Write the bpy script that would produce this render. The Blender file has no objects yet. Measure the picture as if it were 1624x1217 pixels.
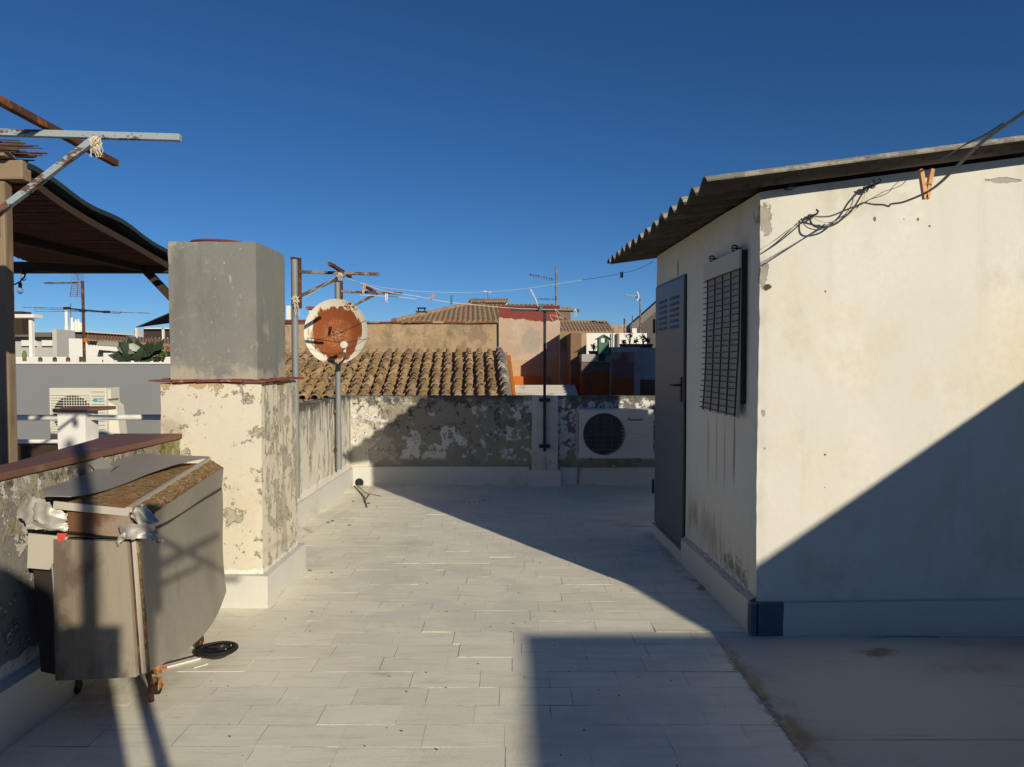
import bpy, bmesh, math, random
from mathutils import Vector, Matrix, noise as mnoise
random.seed(7)
PI = math.pi
S = bpy.context.scene
C = S.collection

# ------------------------------------------------------------------ camera, sky, sun, exposure
W0, H0, FPX, EYE = 1624.0, 1217.0, 1130.0, 1.55
TILT = math.atan(35.5 / FPX)
cam_d = bpy.data.cameras.new('camera'); cam = bpy.data.objects.new('camera', cam_d); C.objects.link(cam)
cam.location = (0, 0, EYE); cam.rotation_euler = (PI / 2 - TILT, 0, 0)
cam_d.sensor_width = 36; cam_d.lens = 36 * FPX / W0; cam_d.clip_start = 0.05; cam_d.clip_end = 4000
S.camera = cam
SUN_EL, SUN_AZ = 20.3, 147.1        # azimuth clockwise from +Y
world = bpy.data.worlds.new('World'); S.world = world; world.use_nodes = True
wn = world.node_tree; wn.nodes.clear()
sky = wn.nodes.new('ShaderNodeTexSky'); sky.sky_type = 'NISHITA'; sky.sun_disc = False
sky.sun_elevation = math.radians(SUN_EL); sky.sun_rotation = math.radians(SUN_AZ)
sky.altitude = 50; sky.air_density = 0.7; sky.dust_density = 0.0; sky.ozone_density = 6.5
bg = wn.nodes.new('ShaderNodeBackground'); bg.inputs[1].default_value = 0.074
wo = wn.nodes.new('ShaderNodeOutputWorld')
hs = wn.nodes.new('ShaderNodeHueSaturation'); hs.inputs['Saturation'].default_value = 1.08
wn.links.new(sky.outputs[0], hs.inputs['Color']); wn.links.new(hs.outputs[0], bg.inputs[0]); wn.links.new(bg.outputs[0], wo.inputs[0])
sun_d = bpy.data.lights.new('sun', 'SUN'); sun_d.energy = 4.8; sun_d.angle = math.radians(0.53)
sun_d.color = (1.0, 0.895, 0.70)
sun = bpy.data.objects.new('sun', sun_d); C.objects.link(sun)
el, az = math.radians(SUN_EL), math.radians(SUN_AZ)
SUNV = Vector((math.sin(az) * math.cos(el), math.cos(az) * math.cos(el), math.sin(el)))
sun.rotation_euler = SUNV.to_track_quat('Z', 'Y').to_euler(); sun.location = SUNV * 60
S.view_settings.view_transform = 'Standard'; S.view_settings.look = 'None'
S.view_settings.exposure = 0.0; S.view_settings.gamma = 1.0; S.view_settings.use_curve_mapping = False

# ------------------------------------------------------------------ measuring helpers
def ray(px, py):
    x, y = (px - W0 / 2) / FPX, -(py - H0 / 2) / FPX
    c, s = math.cos(TILT), math.sin(TILT)
    return Vector((x, c + y * s, -s + y * c))
def P(px, py, Y):
    d = ray(px, py); return Vector((0, 0, EYE)) + d * (Y / d.y)
def F(px, py, z=0.0):
    d = ray(px, py); return Vector((0, 0, EYE)) + d * ((z - EYE) / d.z)

# ------------------------------------------------------------------ mesh builder
class MB:
    def __init__(s): s.v = []; s.f = []; s.m = []
    def add(s, vs, fs, mi=0):
        b = len(s.v); s.v += [tuple(v) for v in vs]
        for f in fs: s.f.append(tuple(b + i for i in f)); s.m.append(mi)
        return s
    def box(s, a, b, mi=0):
        x0, y0, z0 = a; x1, y1, z1 = b
        vs = [(x0,y0,z0),(x1,y0,z0),(x1,y1,z0),(x0,y1,z0),(x0,y0,z1),(x1,y0,z1),(x1,y1,z1),(x0,y1,z1)]
        return s.add(vs, [(0,3,2,1),(4,5,6,7),(0,1,5,4),(1,2,6,5),(2,3,7,6),(3,0,4,7)], mi)
    def hexa(s, bot, top, mi=0):            # 4 bottom points ccw, 4 top points
        return s.add(list(bot) + list(top), [(0,3,2,1),(4,5,6,7),(0,1,5,4),(1,2,6,5),(2,3,7,6),(3,0,4,7)], mi)
    def prism(s, poly, axis, a, b, mi=0):   # poly 2d in the two other axes
        def mk(p, t):
            return {'x': (t, p[0], p[1]), 'y': (p[0], t, p[1]), 'z': (p[0], p[1], t)}[axis]
        n = len(poly)
        vs = [mk(p, a) for p in poly] + [mk(p, b) for p in poly]
        fs = [tuple(range(n)), tuple(range(2 * n - 1, n - 1, -1))] + [(i, n + i, n + (i + 1) % n, (i + 1) % n) for i in range(n)]
        return s.add(vs, fs, mi)
    def bar(s, p, q, w, h=None, up=(0, 0, 1), mi=0):   # square section bar
        p, q = Vector(p), Vector(q); h = h or w; d = (q - p).normalized(); up = Vector(up)
        if abs(d.dot(up)) > .98: up = Vector((0, 1, 0))
        sd = d.cross(up).normalized() * w / 2; u2 = sd.cross(d).normalized() * h / 2
        a = [p - sd - u2, p + sd - u2, p + sd + u2, p - sd + u2]
        return s.hexa(a, [v + (q - p) for v in a], mi)
    def tube(s, pts, r, n=8, mi=0, closed=False, caps=True):
        pts = [Vector(p) for p in pts]; m = len(pts); rs = r if isinstance(r, (list, tuple)) else [r] * m
        rings = []; prev = None
        for i, p in enumerate(pts):
            if closed: t = pts[(i + 1) % m] - pts[i - 1]
            else: t = pts[min(i + 1, m - 1)] - pts[max(i - 1, 0)]
            t = t.normalized() if t.length > 1e-9 else Vector((0, 0, 1))
            if prev is None:
                a = Vector((0, 0, 1)) if abs(t.z) < .9 else Vector((1, 0, 0)); u = t.cross(a).normalized()
            else:
                u = prev - t * prev.dot(t)
                u = u.normalized() if u.length > 1e-6 else t.orthogonal().normalized()
            prev = u; w = t.cross(u)
            rings.append([p + (u * math.cos(2 * PI * k / n) + w * math.sin(2 * PI * k / n)) * rs[i] for k in range(n)])
        vs = [v for rg in rings for v in rg]; fs = []
        for i in range(m if closed else m - 1):
            j = (i + 1) % m
            for k in range(n): fs.append((i * n + k, i * n + (k + 1) % n, j * n + (k + 1) % n, j * n + k))
        if caps and not closed: fs += [tuple(range(n - 1, -1, -1)), tuple((m - 1) * n + k for k in range(n))]
        return s.add(vs, fs, mi)
    def cyl(s, c, r, h, n=20, axis='z', mi=0, r2=None):
        c = Vector(c); d = {'x': Vector((1,0,0)), 'y': Vector((0,1,0)), 'z': Vector((0,0,1))}[axis]
        return s.tube([c, c + d * h], [r, r2 if r2 is not None else r], n, mi)
    def lathe(s, prof, c, n=24, axis='z', mi=0, sx=1.0, sy=1.0):     # prof [(r, t)...]
        c = Vector(c); vs = []; fs = []
        for r, t in prof:
            for k in range(n):
                a = 2 * PI * k / n; x, y = r * math.cos(a) * sx, r * math.sin(a) * sy
                vs.append(c + {'z': Vector((x, y, t)), 'y': Vector((x, t, y)), 'x': Vector((t, x, y))}[axis])
        for i in range(len(prof) - 1):
            for k in range(n): fs.append((i*n+k, i*n+(k+1)%n, (i+1)*n+(k+1)%n, (i+1)*n+k))
        fs += [tuple(range(n - 1, -1, -1)), tuple((len(prof) - 1) * n + k for k in range(n))]
        return s.add(vs, fs, mi)
    def grid(s, fn, nu, nv, thick=0.0, mi=0):          # fn(u,v)->Vector, optional thickness
        top = [Vector(fn(i / nu, j / nv)) for j in range(nv + 1) for i in range(nu + 1)]
        w = nu + 1
        fs = [(j*w+i, j*w+i+1, (j+1)*w+i+1, (j+1)*w+i) for j in range(nv) for i in range(nu)]
        if not thick: return s.add(top, fs, mi)
        nor = [Vector((0,0,0)) for _ in top]
        for f in fs:
            nn = (top[f[1]] - top[f[0]]).cross(top[f[3]] - top[f[0]])
            for i in f: nor[i] += nn
        bot = [p - (n.normalized() if n.length else Vector((0,0,1))) * thick for p, n in zip(top, nor)]
        L = len(top); f2 = fs + [tuple(L + i for i in reversed(f)) for f in fs]
        edge = [i for i in range(nu)] ; border = []
        for i in range(nu): border.append((i, i + 1)); 
        for j in range(nv): border.append((j*w+nu, (j+1)*w+nu))
        for i in range(nu, 0, -1): border.append((nv*w+i, nv*w+i-1))
        for j in range(nv, 0, -1): border.append((j*w, (j-1)*w))
        f2 += [(b, a, L + a, L + b) for a, b in border]
        return s.add(top + bot, f2, mi)
    def rbox(s, a, b, step=.1, amp=.004, freq=2.5, mi=0, seed=0.0, edge=0.0):
        """box with subdivided, slightly uneven faces (hand-plastered masonry)"""
        a, b = Vector(a), Vector(b); sz = b - a
        n = [max(1, min(90, int(round(sz[i] / step)))) for i in range(3)]
        o = Vector((seed, seed * 1.7, seed * .3))
        def disp(p):
            q = p + mnoise.noise_vector(p * freq + o) * amp + mnoise.noise_vector(p * freq * 4 + o) * amp * .35
            if edge:
                k = sum(1 for i in range(3) if min(abs(p[i] - a[i]), abs(p[i] - b[i])) < 1e-5)
                if k >= 2:
                    ctr = (a + b) / 2; dd = (ctr - p)
                    for i in range(3):
                        if min(abs(p[i] - a[i]), abs(p[i] - b[i])) < 1e-5:
                            q[i] += math.copysign(edge * (.5 + 1.2 * abs(mnoise.noise(p * 9 + o))), dd[i])
            return q
        for ax in range(3):
            u, v = (ax + 1) % 3, (ax + 2) % 3
            for side in (0, 1):
                vs = []
                for j in range(n[v] + 1):
                    for i in range(n[u] + 1):
                        p = Vector((0, 0, 0)); p[ax] = (a, b)[side][ax]
                        p[u] = a[u] + sz[u] * i / n[u]; p[v] = a[v] + sz[v] * j / n[v]
                        vs.append(disp(p))
                w = n[u] + 1; fs = []
                for j in range(n[v]):
                    for i in range(n[u]):
                        q = (j*w+i, j*w+i+1, (j+1)*w+i+1, (j+1)*w+i)
                        fs.append(q if side else q[::-1])
                s.add(vs, fs, mi)
        s.merge = True
        return s
    merge = False
    def xform(s, M):
        s.v = [tuple(M @ Vector(v)) for v in s.v]; return s
    def mesh(s, name, mats, smooth=False, angle=35):
        me = bpy.data.meshes.new(name); me.from_pydata(s.v, [], s.f)
        for m in (mats if isinstance(mats, (list, tuple)) else [mats]): me.materials.append(m)
        if any(s.m): me.polygons.foreach_set('material_index', s.m)
        bm = bmesh.new(); bm.from_mesh(me)
        if s.merge: bmesh.ops.remove_doubles(bm, verts=bm.verts, dist=.0004)
        bmesh.ops.recalc_face_normals(bm, faces=bm.faces)
        bm.to_mesh(me); bm.free()
        if smooth:
            me.polygons.foreach_set('use_smooth', [True] * len(me.polygons))
            me.set_sharp_from_angle(angle=math.radians(angle))
        me.update(); return me

# ------------------------------------------------------------------ objects
def tag(o, label=None, cat=None, group=None, kind=None):
    if label: o['label'] = label
    if cat: o['category'] = cat
    if group: o['group'] = group
    if kind: o['kind'] = kind
    return o
def thing(name, label, cat, loc, group=None):
    o = bpy.data.objects.new(name, None); C.objects.link(o); o.location = Vector(loc); o.empty_display_size = .1
    return tag(o, label, cat, group)
def base_of(o):
    v = Vector((0, 0, 0))
    while o is not None: v += o.location; o = o.parent
    return v
def part(name, mb, mat, parent=None, bevel=0, smooth=False, kind=None, label=None, angle=35, seg=2):
    me = mb.mesh(name, mat, smooth, angle) if isinstance(mb, MB) else mb
    o = bpy.data.objects.new(name, me); C.objects.link(o)
    if parent is not None:
        o.parent = parent; o.location = -base_of(parent)       # geometry is given in world coordinates
    if bevel:
        b = o.modifiers.new('bevel', 'BEVEL'); b.width = bevel; b.segments = seg; b.limit_method = 'ANGLE'; b.angle_limit = math.radians(40)
    if kind: o['kind'] = kind
    if label: o['label'] = label
    return o
def solo(name, mb, mat, label, cat, group=None, **kw):
    o = part(name, mb, mat, None, **kw); return tag(o, label, cat, group)
def piece(name, me, parent, pos, rot=(0, 0, 0), scale=(1, 1, 1)):   # instance of a local mesh at a world position
    o = bpy.data.objects.new(name, me); C.objects.link(o); o.parent = parent
    o.location = Vector(pos) - base_of(parent); o.rotation_euler = rot; o.scale = scale
    return o
def struct(name, mb, mat, **kw):
    return part(name, mb, mat, None, kind='structure', **kw)
def text_mesh(name, body, size, mat, origin, rot, extrude=.0006, sx=1.0):
    cu = bpy.data.curves.new(name, 'FONT'); cu.body = body; cu.size = size; cu.extrude = extrude; cu.align_x = 'LEFT'; cu.offset = size * .012
    t = bpy.data.objects.new(name, cu); C.objects.link(t)
    bpy.context.view_layer.update()
    me = bpy.data.meshes.new_from_object(t.evaluated_get(bpy.context.evaluated_depsgraph_get()))
    bpy.data.objects.remove(t)
    M = Matrix.Translation(Vector(origin)) @ Matrix.Rotation(rot[2], 4, 'Z') @ Matrix.Rotation(rot[0], 4, 'X') @ Matrix.Diagonal((sx, 1, 1, 1))
    me.transform(M); me.materials.clear(); me.materials.append(mat); me.name = name
    return me

# ------------------------------------------------------------------ materials
class NT:
    def __init__(s, name):
        s.mat = bpy.data.materials.new(name); s.mat.use_nodes = True; s.t = s.mat.node_tree; s.t.nodes.clear()
        s.out = s.t.nodes.new('ShaderNodeOutputMaterial'); s.b = s.t.nodes.new('ShaderNodeBsdfPrincipled')
        s.t.links.new(s.b.outputs[0], s.out.inputs[0])
        s.geo = s.t.nodes.new('ShaderNodeNewGeometry'); s.pos = s.geo.outputs['Position']
        s.sep = None
    def n(s, typ, ins=None, **at):
        nd = s.t.nodes.new(typ)
        for k, v in at.items(): setattr(nd, k, v)
        for k, v in (ins or {}).items(): s.set(nd.inputs[k], v)
        return nd
    def set(s, sock, v):
        if isinstance(v, bpy.types.NodeSocket): s.t.links.new(v, sock)
        else:
            if sock.type == 'RGBA' and len(v) == 3: v = (*v, 1)
            sock.default_value = v
    def math(s, op, a, b=0.0, c=0.0, clamp=False):
        return s.n('ShaderNodeMath', {0: a, 1: b, 2: c}, operation=op, use_clamp=clamp).outputs[0]
    def mix(s, f, a, b, mode='MIX'):
        return s.n('ShaderNodeMix', {0: f, 6: a, 7: b}, data_type='RGBA', blend_type=mode).outputs[2]
    def step(s, v, lo, hi, o0=0.0, o1=1.0):
        return s.n('ShaderNodeMapRange', {0: v, 1: lo, 2: hi, 3: o0, 4: o1}, interpolation_type='SMOOTHSTEP').outputs[0]
    def axis(s, i):
        if s.sep is None: s.sep = s.n('ShaderNodeSeparateXYZ', {0: s.pos})
        return s.sep.outputs[i]
    def vec(s, stretch=(1, 1, 1), off=(0, 0, 0)):
        if stretch == (1, 1, 1) and off == (0, 0, 0): return s.pos
        return s.n('ShaderNodeMapping', {0: s.pos, 1: off, 3: stretch}).outputs[0]
    def noise(s, scale, detail=6.0, rough=.6, dist=0.0, stretch=(1, 1, 1), off=(0, 0, 0)):
        return s.n('ShaderNodeTexNoise', {'Vector': s.vec(stretch, off), 'Scale': scale, 'Detail': detail, 'Roughness': rough, 'Distortion': dist}).outputs[0]
_off = [0]
def surf(name, base, var=.12, vs=3.0, layers=(), rough=.85, bump=.25, bs=70.0, metal=0.0, bdist=.004, spec=.3, var2=None, rand=0.0, disp=0):
    """plaster/paint/metal with procedural layers. layer keys: c colour, n noise (scale, detail), st stretch, t threshold (lo, hi),
    z/x/y additive bias (v0, v1, strength), blob (centre, radii, k), only ((axis, lo, hi),...) hard limits, amt, h bump height, r roughness"""
    g = NT(name); _off[0] += 1; oo = _off[0] * 3.7
    nv = g.noise(vs, 5, .6, off=(oo, 0, 0)); v = g.math('MULTIPLY_ADD', nv, var * 2, 1 - var)
    fine = g.noise(bs, 4, .65, off=(0, oo, 0))
    v2 = g.math('MULTIPLY_ADD', fine, var * .8, 1 - var * .4)
    v = g.math('MULTIPLY', v, v2)
    if rand:
        oi = g.n('ShaderNodeObjectInfo'); rr = g.math('MULTIPLY_ADD', oi.outputs['Random'], 2 * rand, 1 - rand); v = g.math('MULTIPLY', v, rr)
    col = g.n('ShaderNodeVectorMath', {0: base, 3: v}, operation='SCALE').outputs[0]
    if var2:
        nm = g.noise(vs * .45, 4, .55, off=(0, 0, oo)); col = g.mix(g.step(nm, .38, .62), col, g.n('ShaderNodeVectorMath', {0: var2, 3: v}, operation='SCALE').outputs[0])
    rg = rough; hgt = g.math('MULTIPLY', fine, bump)
    for i, L in enumerate(layers):
        sc, de = L.get('n', (4, 8)); nn = g.noise(sc, de, L.get('nr', .62), L.get('d', 0.0), L.get('st', (1, 1, 1)), (oo + i * 5.3, i * 2.1, 0))
        val = nn
        for ax in 'xyz':
            if ax in L:
                a0, a1, k = L[ax]
                m = g.n('ShaderNodeMapRange', {0: g.axis('xyz'.index(ax)), 1: a0, 2: a1, 3: 0.0, 4: k}).outputs[0]
                val = g.math('ADD', val, m)
        if 'blob' in L:
            ce, ra, k = L['blob']
            dv = g.n('ShaderNodeVectorMath', {0: g.pos, 1: ce}, operation='SUBTRACT').outputs[0]
            dv = g.n('ShaderNodeVectorMath', {0: dv, 1: tuple(1 / r for r in ra)}, operation='MULTIPLY').outputs[0]
            ln = g.n('ShaderNodeVectorMath', {0: dv}, operation='LENGTH').outputs[1]
            val = g.math('ADD', g.math('MULTIPLY', g.math('SUBTRACT', nn, .5), k), g.math('SUBTRACT', 1.0, ln))
        lo, hi = L.get('t', (.55, .58)); m = g.step(val, lo, hi)
        for ax, a0, a1 in L.get('only', ()):
            m = g.math('MULTIPLY', m, g.step(g.axis('xyz'.index(ax)), a0, a1))
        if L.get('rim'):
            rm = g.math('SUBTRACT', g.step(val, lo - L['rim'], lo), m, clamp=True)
            col = g.mix(g.math('MULTIPLY', rm, .45), col, tuple(c * .55 for c in L.get('rc', (.5,.45,.36))))  # dark edge shading painted round each patch to suggest paint thickness
        if L.get('amt', 1) != 1: m = g.math('MULTIPLY', m, L['amt'])
        lc = L['c']
        lc = g.n('ShaderNodeVectorMath', {0: lc, 3: g.math('MULTIPLY_ADD', fine, .4, .8)}, operation='SCALE').outputs[0]
        col = g.mix(m, col, lc)
        if 'r' in L:
            rg = g.n('ShaderNodeMix', {0: m, 2: rg, 3: L['r']}, data_type='FLOAT').outputs[0]
        if 'me' in L: pass
        if L.get('h'): hgt = g.math('ADD', hgt, g.math('MULTIPLY', m, L['h']))
    bp = g.n('ShaderNodeBump', {'Strength': 1.0, 'Distance': bdist, 'Height': hgt})
    g.set(g.b.inputs['Base Color'], col); g.set(g.b.inputs['Roughness'], rg); g.set(g.b.inputs['Metallic'], metal)
    g.set(g.b.inputs['Specular IOR Level'], spec); g.set(g.b.inputs['Normal'], bp.outputs[0])
    return g.mat

# colours (linear reflectance)
WHITE = (.70, .675, .61); CREAM = (.66, .60, .49); PLAS = (.36, .325, .265); DARKP = (.10, .095, .085)
RUST = (.20, .065, .022); RUSTD = (.07, .025, .012)
M = {}
M['street'] = surf('street_ground', (.16, .15, .14), .2, .3)
FLOORL = [dict(c=(.40,.37,.31), n=(1.1,6), t=(.56,.72), amt=.35),
          dict(c=(.36,.32,.24), n=(5,9), st=(.6,1,1), t=(.58,.74), amt=.22),
          dict(c=(.36,.24,.10), blob=((1.18,3.6,0),(.10,.55,.4),2.2), n=(7,8), t=(.25,.9), amt=.6),
          dict(c=(.14,.10,.065), blob=((1.135,3.2,0),(.04,1.0,.4),3.0), n=(20,8), t=(.35,1.1), amt=.75),
          dict(c=(.25,.17,.07), blob=((1.30,4.85,0),(.07,.35,.4),3.0), n=(11,7), t=(.45,.9), amt=.8),
          dict(c=(.28,.26,.22), blob=((1.25,5.6,0),(.10,1.2,.4),2.0), n=(9,7), t=(.3,1.0), amt=.5),
          dict(c=(.30,.24,.15), blob=((-1.9,8.7,0),(.8,.25,.4),2.0), n=(5,7), t=(.2,1.0), amt=.5),
          dict(c=(.24,.20,.16), blob=((-1.85,3.5,0),(.35,.6,.3),2.2), n=(5,7), t=(.2,1.0), amt=.55),
          dict(c=(.14,.12,.10), n=(60,3), t=(.80,.84), amt=.8),
          dict(c=(.40,.38,.32), n=(14,7), st=(.22,1.6,1), t=(.48,.70), amt=.32), dict(c=(.56,.585,.54), n=(1.4,5), t=(.50,.62), amt=.45), dict(c=(.26,.22,.17), n=(3.0,8), st=(.4,2.2,1), t=(.66,.70), amt=.25)]
M['floor_paint'] = surf('painted_floor_tile', (.80,.765,.63), .10, 1.3, FLOORL, rough=.62, bump=.5, bs=95, bdist=.003, rand=.035)
M['joint'] = surf('joint_paint', (.62,.60,.52), .12, 2, FLOORL[1:8], rough=.8)
M['dirty_joint'] = surf('dirty_tile_joint', (.36,.34,.275), .15, 5, [dict(c=(.66,.63,.52), n=(2.6,6), t=(.43,.51)), dict(c=(.14,.11,.08), n=(2.2,6), t=(.58,.66), amt=.8)], rough=.9)
M['concrete'] = surf('painted_concrete', (.50,.49,.435), .10, 1.0, [
          dict(c=(.33,.28,.20), n=(1.6,7), t=(.56,.72), amt=.6),
          dict(c=(.20,.16,.10), blob=((1.95,3.75,0),(.22,.10,.4),2.2), n=(7,8), t=(.25,.9), amt=.8),
          dict(c=(.16,.13,.09), blob=((2.3,3.98,0),(.5,.06,.4),2.2), n=(5,8), t=(.25,.9), amt=.8),
          dict(c=(.38,.25,.10), blob=((1.15,3.5,0),(.09,.7,.4),2.6), n=(8,8), t=(.3,.9), amt=.7),
          dict(c=(.13,.095,.06), blob=((1.15,3.1,0),(.04,1.0,.4),3.0), n=(20,8), t=(.35,1.1), amt=.8), dict(c=(.24,.16,.08), blob=((1.20,2.95,0),(.15,.45,.4),2.2), n=(9,8), t=(.15,1.2), amt=.8), dict(c=(.10,.09,.08), blob=((1.85,2.87,0),(.75,.007,.4),.9), n=(5,5), t=(.1,.4), amt=.7), dict(c=(.27,.255,.235), n=(1.0,8), st=(.6,1.4,1), t=(.50,.66), amt=.55), dict(c=(.50,.49,.45), n=(2.2,8), t=(.56,.70), amt=.5),
          dict(c=(.30,.27,.24), n=(2.6,8), st=(.35,2.6,1), t=(.60,.63), amt=.4)], rough=.6, bump=.4)
M['plinth'] = surf('white_plinth_paint', (.56,.55,.505), .07, 2.2, [
          dict(c=(.45,.40,.31), n=(2.5,7), t=(.60,.72), amt=.6, z=(.10,.0,.08)),
          dict(c=(.32,.29,.24), n=(7,7), st=(.7,.7,2), t=(.66,.70), amt=.6),
          dict(c=(.34,.23,.12), n=(3,7), z=(.06,.0,.10), t=(.64,.76), amt=.6)], rough=.7, bump=.35, bs=40)
M['plinth_shed'] = surf('shed_plinth_paint', (.52,.52,.49), .07, 2.2, [
          dict(c=(.07,.10,.14), n=(6,5), x=(1.50,1.58,-1.2), t=(.05,.12), only=(('y',4.03,4.0),)),
          dict(c=(.40,.38,.34), n=(2.2,7), st=(.6,.6,2), t=(.54,.68), amt=.6),
          dict(c=(.34,.29,.19), n=(2.5,7), z=(.17,.20,.3), t=(.66,.80), amt=.7)], rough=.7, bump=.35, bs=40)
M['plaster_back'] = surf('peeling_plaster_back', (.30,.265,.205), .13, 2.0, [
          dict(c=(.60,.58,.52), n=(4.2,9), nr=.66, t=(.545,.56), blob=((-.35,8.88,.52),(2.2,2,.34),.0), h=.0, amt=0.0),
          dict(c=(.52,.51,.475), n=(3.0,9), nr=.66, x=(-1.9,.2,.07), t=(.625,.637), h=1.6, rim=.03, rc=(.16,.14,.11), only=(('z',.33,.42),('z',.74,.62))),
          dict(c=(.245,.215,.165), n=(1.6,7), t=(.48,.62), amt=.6), dict(c=(.58,.56,.50), n=(7,9), nr=.68, t=(.715,.73), h=1.4),
          dict(c=(.47,.43,.34), n=(5,9), nr=.7, x=(-1.0,-1.9,.24), t=(.60,.70), h=1.0, amt=.8), dict(c=(.58,.54,.45), n=(6,8), x=(-1.60,-1.95,.26), t=(.60,.64), h=1.2),
          dict(c=(.60,.59,.55), n=(5,9), x=(.55,.62,.16), t=(.52,.56), h=1.2, only=(('z',.3,.36),)),
          dict(c=(.07,.068,.065), n=(11,8), nr=.7, x=(.5,.7,.09), z=(.5,1.1,.07), t=(.59,.64), amt=.85, only=(('z',.36,.5),)),
          dict(c=(.085,.078,.06), n=(7,8), nr=.7, z=(.94,1.12,.30), t=(.62,.76), amt=.85)], rough=.92, bump=.5, bs=55, bdist=.005)
M['plaster_left'] = surf('peeling_plaster_left', (.60,.565,.48), .10, 2.0, [
          dict(c=(.40,.36,.285), n=(6.5,9), nr=.70, st=(1,1,.26), t=(.53,.56), h=-1.4),
          dict(c=(.66,.63,.55), n=(8,9), st=(1,1,.5), t=(.60,.62), h=1.0),
          dict(c=(.15,.14,.12), n=(9,8), st=(1,1.6,.25), z=(.55,1.1,.20), t=(.62,.74), amt=.85),
          dict(c=(.08,.075,.06), n=(7,8), z=(.98,1.13,.25), t=(.60,.74), amt=.9),
          dict(c=(.68,.66,.59), n=(4,6), z=(.34,.24,.6), t=(.75,.80), h=.6)], rough=.92, bump=.5, bs=55, bdist=.005)
M['plaster_near'] = surf('lichen_plaster_near', (.55,.53,.47), .12, 2.0, [
          dict(c=(.22,.21,.195), n=(2.6,9), nr=.66, z=(.95,.65,.06), t=(.50,.515), h=-1.6),
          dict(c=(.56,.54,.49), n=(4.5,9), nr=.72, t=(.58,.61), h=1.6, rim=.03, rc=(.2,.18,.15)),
          dict(c=(.30,.26,.18), n=(8,9), nr=.7, z=(.72,1.0,.20), t=(.60,.72), h=.6, amt=.9),
          dict(c=(.23,.20,.055), n=(3.2,7), st=(1,1,.45), z=(.80,1.0,.14), t=(.67,.71), amt=.8),
          dict(c=(.62,.59,.52), n=(12,9), nr=.7, z=(.8,1.0,.05), t=(.62,.65), h=.8),
          dict(c=(.07,.065,.05), n=(14,8), nr=.7, z=(.78,1.06,.14), t=(.66,.76), amt=.8),
          dict(c=(.58,.57,.54), n=(4,6), z=(.34,.24,.6), t=(.75,.80), h=.6)], rough=.95, bump=.6, bs=50, bdist=.006)
M['plaster_pillar'] = surf('peeling_plaster_pillar', (.62,.565,.455), .07, 1.6, [
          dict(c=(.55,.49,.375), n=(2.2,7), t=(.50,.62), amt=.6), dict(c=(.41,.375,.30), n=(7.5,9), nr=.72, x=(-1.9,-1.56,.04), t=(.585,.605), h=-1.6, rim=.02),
          dict(c=(.45,.41,.32), n=(22,8), nr=.72, t=(.64,.66), h=-1.2, amt=.8),
          dict(c=(.44,.40,.32), n=(7,9), nr=.70, st=(1,1,.28), y=(4.50,4.60,.05), t=(.575,.60), h=-1.4, only=(('x',-1.60,-1.585),)),
          dict(c=(.42,.29,.12), n=(8,8), z=(1.26,1.42,.22), t=(.70,.73), amt=.8, h=-1),
          dict(c=(.42,.36,.27), blob=((-2.14,4.48,1.12),(.13,.2,.16),1.6), n=(9,8), t=(.15,.8), amt=.8),
          dict(c=(.25,.21,.16), n=(2.4,3), d=1.5, t=(.498,.502), amt=.0),
          dict(c=(.72,.70,.62), n=(5,6), z=(.26,.20,.6), t=(.75,.80), h=.6)], rough=.9, bump=.4, bs=55, bdist=.005)
M['flue'] = surf('grey_cement_render', (.20,.20,.185), .10, 1.6, [
          dict(c=(.27,.265,.235), n=(2.2,8), st=(1.2,1.2,.5), t=(.50,.72), amt=.6),
          dict(c=(.50,.49,.43), n=(13,9), st=(1,1,.22), nr=.72, t=(.62,.68), amt=.75, h=.6), dict(c=(.12,.122,.118), n=(3,8), st=(1,1,.3), t=(.56,.70), amt=.5), dict(c=(.34,.33,.29), n=(30,8), nr=.75, st=(1,1,.5), t=(.58,.66), amt=.5),
          dict(c=(.40,.36,.28), n=(5,8), z=(1.60,1.44,.22), t=(.60,.74), amt=.8),
          dict(c=(.36,.32,.25), n=(5,8), x=(-2.05,-2.2,.14), t=(.60,.74), amt=.8),
          dict(c=(.21,.23,.25), n=(2.5,5), x=(-1.62,-1.60,.2), t=(.62,.8), amt=.5),
          dict(c=(.62,.60,.52), n=(42,4), t=(.69,.715), amt=.9)], rough=.88, bump=.4, bs=50)
M['redtile'] = surf('red_clay_coping', (.20,.055,.045), .25, 8, [dict(c=(.34,.22,.17), n=(14,8), t=(.60,.66), amt=.8)], rough=.85, bump=.5, rand=.15)
M['brownpaint'] = surf('brown_paint_coping', (.165,.080,.052), .18, 2.2, [
          dict(c=(.26,.16,.11), n=(4,8), t=(.55,.66), amt=.6), dict(c=(.06,.045,.04), n=(9,8), t=(.64,.70), amt=.7)], rough=.6, bump=.35, bs=50)
SW = [dict(c=(.66,.635,.57), n=(2.5,6), st=(1,1,.5), t=(.48,.62), amt=.5), dict(c=(.42,.39,.33), n=(3,8), st=(1.5,1.5,.16), z=(2.0,2.6,.10), t=(.60,.80), amt=.35), dict(c=(.36,.33,.28), n=(46,4), t=(.735,.75), amt=.7), dict(c=(.44,.40,.33), n=(2.2,7), z=(.75,.2,.12), t=(.60,.76), amt=.45),
      dict(c=(.55,.50,.375), n=(.9,5), t=(.50,.70), amt=.55),
      dict(c=(.50,.46,.37), n=(4,7), st=(1,1,.12), t=(.60,.74), amt=.35),
      dict(c=(.45,.42,.37), n=(6,7), st=(1.4,1.4,.10), t=(.68,.80), amt=.35)]
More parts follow.
